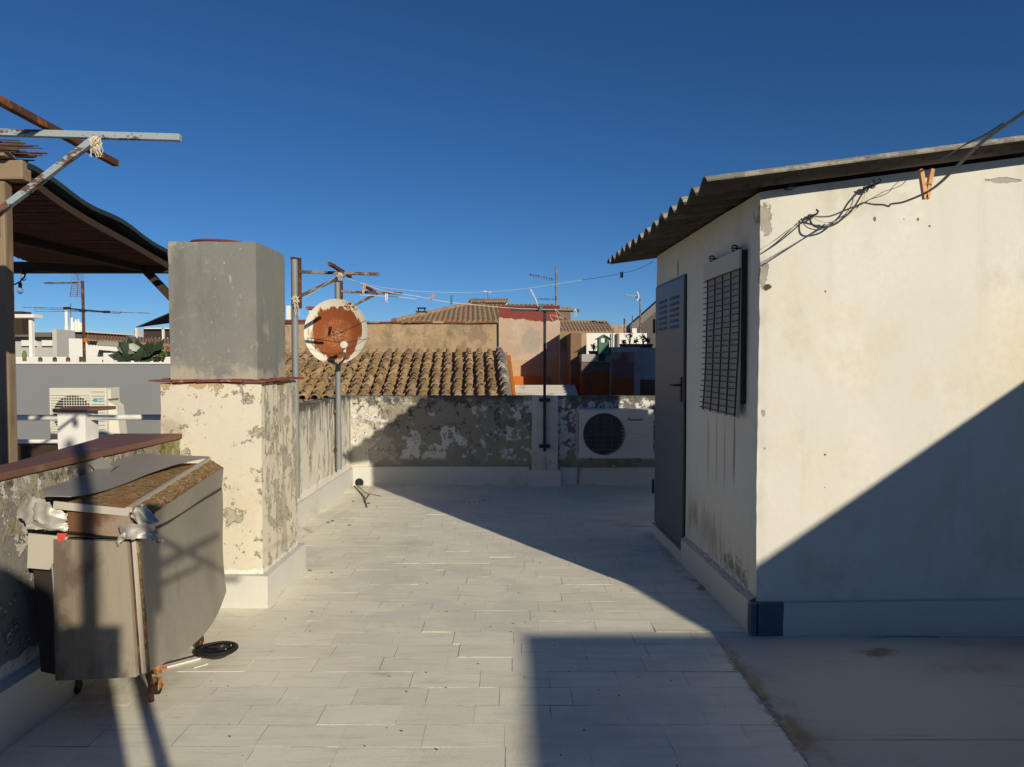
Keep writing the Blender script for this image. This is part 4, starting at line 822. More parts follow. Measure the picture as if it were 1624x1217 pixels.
m = MB(); m.tube([P(18,432,5.8), P(30,431,5.8), P(42,429,5.8)], .006, 5); m.tube([P(42,431,5.8), P(38,440,5.8), P(32,447,5.8), P(22,452,5.8), P(14,455,5.8)], .006, 5); part('cable', m, M['cable'], sl_, smooth=True)
c = P(32, 455, 5.8); gm = bpy.data.materials.new('bulb_glass'); gm.use_nodes = True; bb_ = gm.node_tree.nodes['Principled BSDF']; bb_.inputs['Transmission Weight'].default_value = .95; bb_.inputs['Roughness'].default_value = .03; bb_.inputs['IOR'].default_value = 1.15; bb_.inputs['Base Color'].default_value = (.9,.9,.9,1)
def bulb(c):
    m = MB(); m.cyl(c + Vector((0,0,-.008)), .014, .042, 10); part('socket', m, M['black'], sl_, smooth=True)
    m = MB(); m.lathe([(.008,.0),(.020,-.014),(.024,-.030),(.018,-.046),(.004,-.054)], c + Vector((0,0,-.006)), 16); part('bulb', m, gm, sl_, smooth=True)
bulb(c); bulb(P(37, 434, 5.8)); bulb(P(14, 461, 5.6))

# ------------------------------------------------------------------ neighbour terrace on the left
M['nwhite'] = surf('neighbour_white_paint', (.72,.71,.66), .05, 2, [dict(c=(.5,.47,.4), n=(3,7), t=(.62,.72), amt=.5)], rough=.7, bump=.15)
M['ngrey'] = surf('smooth_grey_wall', (.205,.215,.225), .04, .7, rough=.75, bump=.1)
M['ndeck'] = surf('neighbour_deck', (.34,.22,.16), .1, 1, [dict(c=(.20,.14,.11), n=(1.4,8), t=(.5,.65), amt=.6)])
m = MB(); m.box((-16, 4.6, -6), (-2.5, 8.9, -.1)); m.box((-16, 8.9, -6), (-3.75, 11.0, -.1)); m.box((-16,-4,-6),(-2.425,4.6,-.1)); struct('neighbour_terrace', m, M['ndeck'])
pr = thing('terrace_pillar', 'short white pillar with brown cap between the white rails beyond the parapet', 'pillar', (-3.78, 6.1, -.1))
xa, xb, ya, yb2 = P(77,0,6.0).x, P(123,0,6.0).x, 6.0, 6.19
m = MB(); m.rbox((xa, ya, -.1), (xb, yb2, P(0,652,6).z), .08, .003, 3, edge=.003); part('shaft', m, M['nwhite'], pr, smooth=True)
m = MB(); zt = P(0,653,6).z; m.hexa([(xa-.02,ya-.03,zt),(xb+.02,ya-.03,zt),(xb+.10,yb2+.1,zt),(xa-.02,yb2+.03,zt)], [(xa-.02,ya-.03,zt+.022),(xb+.02,ya-.03,zt+.022),(xb+.10,yb2+.1,zt+.03),(xa-.02,yb2+.03,zt+.03)]); part('cap', m, M['brownpaint'], pr, bevel=.003)
rl = thing('railing', 'white pipe railing on both sides of the short white pillar', 'railing', (-3.7, 6.1, .8))
z = P(0,663,6.05).z
m = MB(); m.tube([(xa-.9, 6.08, z), (xa, 6.08, z)], .024, 12); part('rail', m, M['nwhite'], rl, smooth=True)
m = MB(); m.tube([(xb, 6.08, z), (-2.97, 6.08, z+.004)], .024, 12); part('rail', m, M['nwhite'], rl, smooth=True)
m = MB(); m.tube([(-2.97, 6.08, z+.004), (-2.60, 6.08, z+.004)], .0245, 12); part('rail_sleeve', m, M['ngrey'], rl, smooth=True)
z = P(0,701,6.05).z
m = MB(); m.tube([(xa-.9, 6.08, z), (xa, 6.08, z)], .018, 12); part('rail', m, M['nwhite'], rl, smooth=True)
m = MB(); m.rbox((xb, 6.05, -.1), (-3.0, 6.15, P(0,699,6.05).z), .2, .002, 2); solo('low_wall', m, M['nwhite'], 'low white kerb wall right of the short white pillar', 'wall')
m = MB(); m.box((-5.2, 6.7, -.1), (-3.95, 6.9, P(0,706,6.7).z)); solo('low_box', m, M['wooddark'], 'dark low box standing in for shade behind the rails left of the short white pillar', 'planter')  # dark box added where only shade lies behind the rails
gw = thing('neighbour_wall', 'smooth grey neighbouring wall with white top edge behind the outdoor unit', 'wall', (-6, 11.1, 0))
zt = P(0,577.5,11).z
m = MB(); m.box((-14, 11.0, -6), (-3.75, 11.18, zt)); part('wall_body', m, M['ngrey'], gw, bevel=.006)
m = MB(); m.box((-14, 10.98, zt), (-3.73, 11.2, zt+.03)); part('white_edge', m, M['nwhite'], gw, bevel=.004)
# second air conditioner
a2 = thing('air_conditioner', 'cream outdoor air conditioner unit with square grille on the grey neighbouring wall', 'air conditioner', (-6.3, 10.5, .3))
x0, x1 = P(65,0,10.2).x, P(157,0,10.2).x; z1, z0 = P(0,615.5,10.2).z, P(0,699,10.2).z; yf = 10.2
M['acream'] = surf('cream_ac_enamel', (.60,.585,.49), .04, 3, rough=.5, bump=.05)
m = MB(); m.box((x0, yf, z0), (x1, 10.56, z1)); part('casing', m, M['acream'], a2, bevel=.01)
gx0, gx1, gz1 = P(69.5,0,yf).x, P(131.5,0,yf).x, P(0,625,yf).z; gz0 = gz1 - .60; gcx, gcz, gr = (gx0+gx1)/2+.02, gz1 - .30, .28
m = MB(); m.cyl((gcx, yf-.006, gcz), gr, .008, 30, 'y'); part('fan_opening', m, M['acdark'], a2)
for k in range(16): m = MB(); zz = gz1 - .02 - k*.037; m.box((gx0, yf-.018, zz), (gx1, yf-.012, zz+.008)); part('grille_bar', m, M['acream'], a2)
m = MB()
for k in range(11): x = gx0 + .18 + k*.037; m.box((x, yf-.024, gz0), (x+.006, yf-.019, gz1-.01))
part('grille_uprights', m, M['acream'], a2)
for k in range(11): m = MB(); zz = z1 - .06 - k*.06; m.box((P(134,0,yf).x, yf-.006, zz), (x1-.02, yf-.001, zz+.006)); part('front_rib', m, M['acwire'], a2)
m = MB(); m.box((P(137,0,yf).x, yf-.010, P(0,637,yf).z), (P(154,0,yf).x, yf-.006, P(0,632,yf).z)); bd = part('badge', m, surf('blue_badge', (.05,.30,.42), .02), a2)
part('brand_lettering', text_mesh('t2', 'DAIKIN', .038, M['nwhite'], (P(143,0,yf).x, yf-.0105, P(0,636.4,yf).z), (PI/2, 0, 0)), [], a2)
m = MB(); m.box((x1+.001, yf+.03, z1-.16), (x1+.05, yf+.25, z1-.02)); m.hexa([(x1+.001,yf+.06,z0),(x1+.13,yf+.12,z0),(x1+.13,yf+.33,z0),(x1+.001,yf+.33,z0)],[(x1+.001,yf+.04,z1-.2),(x1+.09,yf+.10,z1-.26),(x1+.09,yf+.3,z1-.26),(x1+.001,yf+.33,z1-.2)]); part('service_cover', m, M['acream'], a2, bevel=.008)

# ------------------------------------------------------------------ tiled roof behind the end wall
rt = thing('tiled_roof', 'old clay tile roof with yellow and grey lichen just beyond the end wall', 'roof', (-2.5, 12.1, .93))
M['clay'] = surf('old_clay_tile', (.36,.24,.125), .22, 4, [
    dict(c=(.32,.19,.05), n=(2.2,4), t=(.56,.62), amt=.75), dict(c=(.15,.125,.095), n=(5,8), nr=.7, t=(.54,.62), amt=.7), dict(c=(.40,.33,.24), n=(9,8), t=(.60,.66), amt=.8),
    dict(c=(.42,.40,.36), n=(16,8), t=(.66,.70), amt=.9), dict(c=(.045,.04,.032), n=(11,9), nr=.74, t=(.535,.60), amt=.88), dict(c=(.34,.10,.05), n=(1.9,2), t=(.70,.72), amt=.7)], rough=.95, bump=.7, bs=40, rand=.38)
M['claylime'] = surf('limed_clay_tile', (.20,.17,.14), .2, 5, [dict(c=(.48,.44,.36), n=(5,8), t=(.52,.60))], rough=.95, bump=.6, rand=.3)
def tile_shape(r0, r1, l, n=7, th=.018, wob=.003, seed=0):
    m = MB(); vs = []; rdd = random.Random(seed)
    for (r, y, dr) in ((r0, 0, 0), (r1, l, 0), (r0-th, 0, 0), (r1-th, l, 0)):
        for k in range(n+1):
            a = PI * k / n; vs.append((r*math.cos(a)*1.0, y, r*math.sin(a)*.92 + rdd.uniform(-wob, wob)))
    w = n + 1; fs = []
    for k in range(n): fs += [(k, k+1, w+k+1, w+k), (2*w+k+1, 2*w+k, 3*w+k, 3*w+k+1), (k+1, k, 2*w+k, 2*w+k+1), (w+k, w+k+1, 3*w+k+1, 3*w+k)]
    fs += [(0, w, 3*w, 2*w), (n, 2*w+n, 3*w+n, w+n)]
    m.add(vs, fs); return m
TLn, TEX = .40, .262
clay_meshes = [tile_shape(.071, .054, TLn, seed=k, wob=.004).mesh('roof_tile', M['clay'], True, 50) for k in range(5)]
lime_meshes = [tile_shape(.083, .066, TLn, seed=k+9).mesh('roof_tile', M['claylime'], True, 50) for k in range(2)]
ry0, rz0, ry1, rz1 = 12.0, .90, 14.25, 1.73
pitch = math.atan2(rz1-rz0, ry1-ry0); slope_len = math.hypot(ry1-ry0, rz1-rz0)
nrow, ncol = 24, 9
chan = MB()
for i in range(nrow):
    xb_ = -.125 - i * .200 + (.0 if i else .02)
    for j in range(ncol):
        s = j * TEX - .06; x = xb_ - .052 * s * 1.05; y = ry0 + math.cos(pitch) * s; z = rz0 + math.sin(pitch) * s
        if i == 0: me = lime_meshes[j % 2]; 
        else: me = random.choice(clay_meshes)
        sc_ = random.uniform(.93, 1.07)
        piece('roof_tile', me, rt, (x + random.uniform(-.012,.012), y, z + .052 + random.uniform(-.006,.008) + (.02 if i == 0 else 0)), (pitch - .075 + random.uniform(-.02,.02), random.uniform(-.06,.06), .054 + random.uniform(-.045,.045)), (sc_, 1, sc_))
    # channel between rows
    for j in range(ncol):
        s0 = j * TEX - .06; s1 = s0 + TEX + .03
        def cp(s, a, lift=0): return Vector((xb_ - .1 - .052*s + .075*math.cos(a), ry0 + math.cos(pitch)*s, rz0 + math.sin(pitch)*s + .012 - .05*math.sin(a) + lift))
        vs = [cp(s0, PI*k/4, .012) for k in range(5)] + [cp(s1, PI*k/4) for k in range(5)]
        chan.add(vs, [(k, k+1, 6+k, 5+k) for k in range(4)])
part('channel_tiles', chan, M['clay'], rt, kind='stuff')
m = MB(); sx0, sx1 = -.0, -5.0
m.hexa([(sx1, ry0-.1, -2), (.0, ry0-.1, -2), (-.12, 14.4, -2), (sx1-.12, 14.4, -2)], [(sx1, ry0-.1, rz0-.06), (.02, ry0-.1, rz0-.06), (-.10, 14.4, rz1+.0), (sx1-.12, 14.4, rz1+.0)]); part('roof_base', m, surf('lime_mortar', (.28,.22,.16), .2, 4, rough=.95), rt)
M['orange'] = surf('orange_waterproof_paint', (.48,.15,.018), .12, 2, [dict(c=(.40,.09,.012), n=(3,7), st=(1,1,.5), t=(.52,.66), amt=.7)], rough=.6, bump=.3)
m = MB(); m.hexa([(.03, ry0-.3, -2), (.10, ry0-.3, -2), (.02, 14.4, -2), (-.08, 14.4, -2)], [(.035, ry0-.3, rz0-.10), (.09, ry0-.3, rz0-.11), (-.03, 14.4, rz1-.05), (-.09, 14.4, rz1-.05)]); part('verge_flashing', m, M['orange'], rt)

# ------------------------------------------------------------------ ochre wall and houses behind
M['ochre'] = surf('bare_ochre_render', (.38,.275,.17), .14, .9, [dict(c=(.27,.20,.125), n=(1.5,9), nr=.7, t=(.48,.60), amt=.7), dict(c=(.50,.38,.25), n=(2.6,8), t=(.56,.68), amt=.5), dict(c=(.15,.12,.08), n=(2.6,9), nr=.76, st=(1,1,.7), t=(.50,.60), amt=.6), dict(c=(.50,.40,.28), n=(5,9), nr=.74, t=(.58,.64), amt=.5)], rough=.95, bump=.5, bs=25, bdist=.01)
M['roofs'] = surf('distant_clay_roof', (.33,.215,.125), .2, 3, [dict(c=(.17,.12,.08), n=(6,8), t=(.54,.62), amt=.8), dict(c=(.42,.34,.24), n=(5,8), t=(.60,.68), amt=.6)], rough=.95, bump=.5, bs=20, bdist=.01)
ow = thing('boundary_wall', 'long ochre bare render wall with thin clay coping behind the tiled roof', 'wall', (-2.5, 14.5, 0))
zt = P(0,513.5,14.5).z
m = MB(); m.rbox((P(430,0,14.5).x, 14.45, -2), (P(793,0,14.5).x, 14.65, zt), .3, .012, .8, edge=.01); part('wall_body', m, M['ochre'], ow, smooth=True, angle=50)
for k in range(22):
    a = P(430,0,14.5).x + k * .215; 
    if a < P(793,0,14.5).x - .05: m = MB(); m.box((a+.003, 14.40, zt+.002+random.uniform(0,.008)), (a+.212, 14.68, zt+.035+random.uniform(0,.008))); part('coping_tile', m, M['redtile'] if k % 3 else M['clay'], ow)
def tilefield(mb, A, B, Cc, D, n, rr=.075, seg=5):
    """corrugated tile surface: eave A-B, ridge D-C (may shrink to a hip); n rows"""
    A, B, Cc, D = map(Vector, (A, B, Cc, D)); up = (B - A).cross(D - A).normalized()
    if up.z < 0: up = -up
    def fn(u, v):
        e = A.lerp(B, u); r = D.lerp(Cc, u); p = e.lerp(r, v); ph = u * n * 2 * PI
        return p + up * (rr * (abs(math.cos(ph/2)) ** .7) ) + up * .012 * mnoise.noise(Vector((u*n*1.3, v*9, 1)))
    mb.grid(fn, n * seg, 14)
# hip roofed house
hh = thing('house', 'house with hipped clay tile roof rising behind the ochre wall', 'house', (0, 24, -6))
E0, E1 = P(632,512,22.0), P(900,512,22.0); ap, ap2 = P(747,486,27), P(905,494,27)
m = MB(); 
EL = P(600,514,22); 
A, B, Cc, D = P(625,513,22), P(905,513,22), P(905,492,26.5), P(742,486,26.5)
upn = Vector((0,-.5,1)).normalized()
def hip(u, v):
    top_u = D.lerp(Cc, u) ; x = A.lerp(B, u); 
    return x
n = 34
rws = MB()
for i in range(n):
    e = A.lerp(B, (i+.5)/n); # rows run straight up the slope until they meet the hip line
    full = (Cc - B)
    t = 1.0; hx = D.x
    if e.x < D.x: t = max(.03, (e.x - A.x) / (D.x - A.x))
    dirv = Vector((-.25, Cc.y - B.y, D.z - A.z))
    p0 = e; p1 = e + dirv * t; k = max(1, int(12 * t)); pts = [p0.lerp(p1, q/k) for q in range(k+1)]
    rws.tube(pts, [.11 if q % 2 else .095 for q in range(k+1)], 8)
part('tile_rows', rws, M['roofs'], hh, smooth=False)
m = MB(); m.add([A, B, Cc, D, A+Vector((0,3,-1)), B + Vector((0,5,-1))], [(0,1,2,3)]); part('roof_base', m, M['roofs'], hh)
m = MB(); m.tube([A.lerp(D, q/22) + Vector((0,0,.04)) for q in range(23)], [.10 if q % 2 else .13 for q in range(23)], 8); m.tube([D.lerp(Cc, q/14) for q in range(15)], [.10 if q % 2 else .13 for q in range(15)], 8); part('ridge_tiles', m, M['roofs'], hh)
m = MB(); m.box((A.x+.2, 22.2, -6), (B.x+2, 30, A.z-.05)); part('wall', m, M['ochre'], hh)
m = MB(); c = P(666,505,23); m.box((c.x-.14, 23.3, c.z-.3), (c.x+.14, 23.6, P(0,495,23.3).z)); part('chimney', m, M['ochre'], hh)
m = MB(); z = P(0,495,23.3).z; m.box((c.x-.17, 23.25, z), (c.x+.17, 23.65, z+.03)); [m.box((c.x+q-.02, 23.4, z+.03), (c.x+q+.02, 23.45, z+.12)) for q in (-.1,.1)]; m.box((c.x-.14,23.3,z+.12),(c.x+.14,23.6,z+.15)); part('chimney_cap', m, M['wooddark'], hh)
wt = thing('roof_house', 'small white roof structure with clay tile coping above the hipped roof', 'rooftop structure', P(772,480,27.5))
m = MB(); m.box((P(747,0,27.5).x, 27.5, 1), (P(804,0,27.5).x, 29, P(0,479,27.5).z)); part('wall', m, M['nwhite'], wt)
m = MB()
for k in range(15):
    x = P(745,0,27.4).x + k*.098; z = P(0,478,27.4).z
    mm = MB(); mm.tube([(x+.05, 27.25, z-.02), (x+.05, 27.9, z+.12)], [.05,.045], 8); part('coping_tile', mm, M['roofs'], wt, smooth=True)
m = MB(); m.hexa([P(740,484,27.4),P(748,480,27.4),P(748,480,28.6),P(740,484,28.6)],[P(744,476,27.4),P(749,475,27.4),P(749,475,28.6),P(744,476,28.6)]); part('verge', m, M['wooddark'], wt)
# red topped block
rb = thing('rooftop_block', 'patched pink render block with a red painted band beside the tiled roof', 'rooftop block', (.4, 14.38, -2))
x0, x1, zt = P(790.5,0,14.38).x, P(889.5,0,14.38).x, P(0,487,14.38).z
BL = surf('patched_pink_render', (.44,.325,.245), .09, 1.2, [dict(c=(.52,.42,.33), n=(2.2,8), t=(.50,.62), amt=.6), dict(c=(.32,.29,.25), blob=((P(845,0,14.38).x, 14.38, P(0,542,14.38).z),(.26,1,.34),1.3), n=(3.5,9), nr=.7, t=(.15,.4), amt=.75),
    dict(c=(.21,.05,.042), n=(3.2,6), z=(zt-.40, zt-.10, 1.0), t=(.92,.96)), dict(c=(.46,.30,.15), n=(2.5,6), z=(P(0,566,14.38).z, P(0,576,14.38).z, 1.0), t=(.9,1.0), amt=.7),
    dict(c=(.12,.10,.08), n=(5,9), nr=.72, t=(.62,.70), amt=.5)], rough=.95, bump=.5, bs=25, bdist=.01)
# the orange base is a separate applied band
m = MB(); m.rbox((x0, 14.38, -2), (x1, 15.2, zt), .25, .008, 1, edge=.006); part('wall', m, BL, rb, smooth=True, angle=50)
m = MB(); m.rbox((x0-.02, 14.36, zt), (x1+.0, 15.2, zt+.03), .2, .006, 2); part('coping', m, M['redtile'], rb)
m = MB(); m.box((x0+.02, 14.30, -2), (P(872,0,14.38).x, 14.38, P(0,597,14.38).z)); part('orange_base', m, M['orange'], rb, bevel=.02)
m = MB(); m.box((x0+.02, 14.24, -2), (P(872,0,14.38).x, 14.30, P(0,613,14.3).z)); part('red_ledge', m, M['pink'], rb)
cs = thing('corrugated_sheet', 'pale corrugated sheet roof low behind the end wall', 'roof sheet', P(850,618,12.6))
a, b = P(811,613,12.9), P(912,613,12.9)
m = MB(); m.grid(lambda u, v: Vector((a.x + (b.x-a.x)*u, 12.9 - 1.2*v, a.z - .28*v + .02*math.cos(v*14*PI))), 2, 80, thick=.006); part('sheet', m, surf('pale_sheet_roof', (.50,.46,.40), .08, 3, [dict(c=(.30,.22,.16), n=(4,8), t=(.56,.64), amt=.6)], rough=.7), cs)
# right: low ochre wall, second tile roof, brown block
tw = thing('house', 'low house with a clay tile roof right of the red topped block', 'house', (2, 17, -6))
m = MB(); m.box((P(885,0,16.5).x, 16.5, -6), (P(960,0,16.5).x, 20, P(0,529,16.5).z)); part('wall', m, M['ochre'], tw)
rws = MB(); nn = 16
for i in range(nn):
    e = P(884 + 86*(i+.5)/nn, 530, 16.4); top = P(878 + 80*(i+.5)/nn, 514, 18.5); rws.tube([e.lerp(top, q/8) for q in range(9)], [.085 if q%2 else .07 for q in range(9)], 8)
part('tile_rows', rws, M['roofs'], tw, smooth=False)
m = MB(); m.add([P(884,531,16.4),P(972,531,16.4),P(961,515,18.5),P(878,515,18.5)], [(0,1,2,3)]); part('roof_base', m, M['wooddark'], tw)
m = MB(); m.tube([P(880,514,18.5), P(960,514,18.5)], .09, 8); m.tube([P(961,514,18.5), P(971,530,16.4)], .08, 8); part('ridge_tiles', m, M['roofs'], tw)
m = MB(); m.rbox((P(889,0,14.0).x, 14.0, -2), (P(908,0,14).x, 14.4, P(0,530,14).z), .3, .008, 1); solo('wall_stub', m, M['ochre'], 'low ochre wall stub right of the red topped block', 'wall')
# terrace wall group on the right
M['brownr'] = surf('brown_render', (.20,.125,.075), .15, 1.5, [dict(c=(.27,.075,.018), n=(2.2,7), z=(P(0,590,13.2).z, P(0,605,13.2).z, 1.0), t=(.92,1.0)), dict(c=(.10,.06,.04), n=(3,8), t=(.55,.68), amt=.6)], rough=.95, bump=.5, bs=20, bdist=.01)
M['lilac'] = surf('lilac_white_paint', (.34,.325,.33), .10, 1.5, [dict(c=(.28,.10,.08), n=(2.2,7), t=(.55,.62), amt=.4)], rough=.85, bump=.3)
tb = thing('terrace_wall', 'brown and orange painted wall in shade beneath the green post box', 'wall', (1.3, 13, -2))
m = MB(); m.rbox((P(907,0,13.0).x, 13.0, -2), (P(924,0,13.0).x, 14.9, P(0,528.5,13.0).z), .3, .01, 1); part('pier', m, M['brownr'], tb, smooth=True, angle=50)
m = MB(); m.rbox((P(924,0,13.0).x, 13.0, -2), (P(932,0,13.0).x, 13.9, P(0,528,13.0).z), .3, .01, 1); part('pier_edge', m, M['ochre'], tb, smooth=True, angle=50)
m = MB(); m.rbox((P(924,0,12.6).x, 12.6, -2), (P(972,0,12.6).x, 12.99, P(0,574,12.6).z), .25, .008, 1); part('wall_body', m, surf('streaked_orange_wall', (.15,.11,.085), .15, 1.5, [dict(c=(.27,.07,.016), n=(2.2,7), z=(P(0,582,12.6).z, P(0,600,12.6).z, 1.0), t=(.92,1.0)), dict(c=(.10,.06,.05), n=(4,8), st=(1,1,.3), t=(.55,.68), amt=.6)], rough=.95, bump=.5), tb, smooth=True, angle=50)
m = MB(); m.rbox((P(924,0,12.6).x, 12.58, P(0,574,12.6).z), (P(972,0,12.6).x, 13.0, P(0,562,12.6).z), .25, .01, 2); part('white_top', m, M['lilac'], tb, smooth=True, angle=50)
t2 = thing('terrace_wall', 'lilac white terrace wall with a faded red panel right of the green post box', 'wall', (2, 12.5, -2))
m = MB(); m.rbox((P(971,0,12.5).x, 12.5, -2), (P(1019,0,12.5).x, 14.0, P(0,551,12.5).z), .25, .008, 1); part('wall_body', m, M['lilac'], t2, smooth=True, angle=50)
m = MB(); m.rbox((P(972,0,12.5).x, 12.47, -2), (P(1008,0,12.5).x, 12.50, P(0,559,12.5).z), .2, .004, 2); part('red_panel', m, surf('faded_red_panel', (.19,.095,.085), .15, 1.5, [dict(c=(.30,.24,.22), n=(2.4,8), z=(P(0,590,12.5).z,P(0,560,12.5).z,.2), t=(.58,.70), amt=.7), dict(c=(.24,.06,.016), n=(2.2,7), z=(P(0,597,12.5).z, P(0,607,12.5).z, 1.0), t=(.92,1.0))], rough=.9, bump=.4), t2, smooth=True, angle=50)
m = MB(); m.rbox((P(1019,0,12.6).x, 12.6, -2), (P(1075,0,12.6).x, 14, P(0,552,12.6).z), .25, .01, 1); part('side_wall', m, surf('blue_white_wall', (.33,.34,.38), .08, 1.5, [dict(c=(.12,.07,.05), n=(2,7), z=(P(0,597,12.5).z, P(0,610,12.5).z, 1.0), t=(.92,1.0))], rough=.9), t2, smooth=True, angle=50)
m = MB(); m.rbox((P(930,0,14.2).x, 14.2, -2), (P(1029,0,14.2).x, 14.35, P(0,528.5,14.2).z), .25, .008, 1); ww = thing('terrace_wall', 'bright sunlit white wall behind the potted plants', 'wall', (2, 14.2, -2)); part('wall_body', m, M['nwhite'], ww, smooth=True, angle=50)
m = MB(); m.tube([P(971.5,528,14.15), P(971.5,565,14.15)], .012, 6); m.tube([P(980,529,14.15), P(980,553,14.15)], .03, 8); part('drain_pipe', m, M['acwire'], ww, smooth=True)
# green post box
gb = thing('post_box', 'green birdhouse shaped box with a gabled roof on the shaded wall', 'box', P(957, 570, 12.55))
M['green'] = surf('green_paint', (.055,.15,.105), .08, 3, rough=.6)
xa, xb, za, zb_, zp = P(949,0,12.55).x, P(970,0,12.55).x, P(0,562,12.55).z, P(0,538,12.55).z, P(0,531.5,12.55).z; xm = (xa+xb)/2
m = MB(); m.prism([(xa+.02,za),(xb-.02,za),(xb-.02,zb_),(xm,zp-.02),(xa+.02,zb_)], 'y', 12.50, 12.72); part('case', m, M['green'], gb, bevel=.004)
for s_ in (-1, 1): m = MB(); m.bar((xm, 12.60, zp), (xm+s_*(xb-xa)*.58, 12.60, zb_-.005), .26, .014, up=(0,0,1)); part('roof_board', m, M['green'], gb)
m = MB(); m.box((xm-.055, 12.492, P(0,543.5,12.5).z), (xm+.01, 12.499, P(0,537,12.5).z)); part('window', m, M['nwhite'], gb)
m = MB(); m.box((xm+.02, 12.492, P(0,543.5,12.5).z), (xm+.05, 12.499, P(0,537,12.5).z)); part('slot', m, M['black'], gb)
m = MB(); m.box((xa+.03, 12.52, P(0,573,12.55).z), (xa+.07, 12.60, za)); m.box((xa+.07, 12.52, P(0,573,12.55).z), (xa+.13, 12.58, za)); part('stand', m, M['black'], gb)
# potted plants on the wall top
M['leafd'] = surf('dark_leaf', (.035,.07,.025), .3, 8, rough=.6, rand=.3); M['leafg'] = surf('green_leaf', (.07,.12,.045), .3, 8, rough=.6); M['leafy'] = surf('yellow_green_leaf', (.12,.17,.05), .3, 8, rough=.6); M['terra'] = surf('terracotta_pot', (.24,.06,.04), .15, 5, rough=.8)
def plant(x, y, z, h, n, lab, leaf=(.06,.02), mat='leafd', pot=True, spread=.35, cat='potted plant'):
    t = thing('potted_plant' if pot else 'plant', lab, cat, (x, y, z)); rd = random.Random(int(x*977+y*31) & 4095)
    if pot: m = MB(); m.lathe([(.06,0),(.085,.10),(.09,.10),(.09,.12),(.075,.12),(.07,.10)], (x, y, z), 14); part('pot', m, M['terra'], t, smooth=True)
    b = Vector((x, y, z + (.1 if pot else 0))); sm = MB(); lm = MB()
    for k in range(n):
        a = rd.uniform(0, 2*PI); r = rd.uniform(.1, 1)*spread*h; tip = b + Vector((math.cos(a)*r, math.sin(a)*r*.6, h*rd.uniform(.4,1))); mid = b.lerp(tip, .5) + Vector((0,0,h*.12))
        sm.tube([b, mid, tip], [.006,.004,.002], 4)
        for q in range(6):
            c = mid.lerp(tip, q/5); d = Vector((rd.uniform(-1,1), rd.uniform(-1,1), rd.uniform(-.4,.8))).normalized()*leaf[0]; w = d.cross(Vector((rd.uniform(-1,1),rd.uniform(-1,1),rd.uniform(-1,1)))).normalized()*leaf[1]
            lm.add([c, c+d*.5+w, c+d, c+d*.5-w], [(0,1,2,3)])
    part('stem', sm, M['wooddark'], t); part('leaves', lm, M[mat], t)
for (px, h, lab, pot) in ((941,.16,'small sprawling potted plant left of the green post box',True),(990,.10,'small low plant at the left end of the red pots',True),(999,.30,'tallest feathery plant in front of the sunlit white wall',True),(1009,.14,'short plant between the feathery plant and the dark bush',True),(1020,.22,'dark bushy plant at the right end of the sunlit wall',True),(1028,.15,'spiky dark plant at the far right end of the terrace wall',True)):
    pp = P(px, 551 if px > 950 else 562, 12.9); plant(pp.x, 12.9, pp.z - .06, h, 9, lab, (.055,.010), 'leafg')
m = MB(); a = P(984,552,12.7); b = P(1017,546,12.7); m.box((a.x, 12.65, a.z), (b.x, 12.8, b.z)); solo('low_box', m, M['terra'], 'long red planter box before the sunlit white wall', 'planter')
# dark gable at the right
gb2 = thing('house', 'dark gable end of a house partly hidden behind the shed', 'house', (4, 19, -6))
q = lambda a, b, d: P(a, b, d)
m = MB(); pts = [(q(1000,517,19).x, q(0,517,19).z), (q(1060,462,19).x, q(0,462,19).z), (q(1060,600,19).x, -6), (q(1000,600,19).x, -6)]; m.prism(pts, 'y', 19, 19.6); part('wall', m, surf('dark_grey_render', (.10,.085,.085), .12, 1), gb2)
m = MB(); a, b = P(997,517,18.9), P(1062,460,18.9); m.hexa([a + Vector((0,-.25,-.22)), b + Vector((0,-.25,-.22)), b + Vector((0,.4,-.22)), a + Vector((0,.4,-.22))], [a + Vector((0,-.25,0)), b + Vector((0,-.25,0)), b + Vector((0,.4,0)), a + Vector((0,.4,0))]); part('roof', m, surf('slate_verge', (.17,.16,.155), .1, 2), gb2)
m = MB(); c = P(1009,0,15.5); m.box((c.x-.05, 15.5, 1), (c.x+.05, 15.6, P(0,521,15.5).z)); solo('chimney_pipe', m, M['nwhite'], 'small white vent pipe before the dark gable', 'pipe')

# ------------------------------------------------------------------ left end behind the chimney
lb = thing('house', 'whitewashed house wall with red edged coping behind the chimney stack', 'house', (-5, 15.5, -6))
m = MB(); m.rbox((P(420,0,15.5).x, 15.5, -2), (P(503,0,15.5).x, 15.9, P(0,509,15.5).z), .3, .008, 1); part('wall', m, surf('stained_whitewash', (.68,.62,.56), .05, 1, [dict(c=(.33,.24,.14), n=(1.3,8), x=(-4.6,-4.2,.25), t=(.58,.72), amt=.8), dict(c=(.05,.045,.04), n=(9,5), t=(.74,.76))], rough=.9), lb, smooth=True, angle=50)
m = MB(); m.box((P(420,0,15.4).x, 15.42, P(0,509,15.4).z), (P(486,0,15.4).x, 15.95, P(0,507,15.4).z)); part('coping', m, M['redtile'], lb)
m = MB(); m.box((P(486,0,15.2).x, 15.2, P(0,512,15.2).z), (P(512,0,15.2).x, 15.6, P(0,491,15.2).z)); m.box((P(482,0,15.2).x, 15.15, P(0,491,15.2).z), (P(512,0,15.2).x, 15.65, P(0,486.5,15.2).z), 1); part('stub', m, [M['nwhite'], M['redtile']], lb)
m = MB(); m.box((P(449,0,20).x, 20, -2), (P(456,0,20).x, 20.3, P(0,485,20).z)); solo('chimney', m, M['nwhite'], 'narrow white chimney just right of the grey chimney stack', 'chimney')

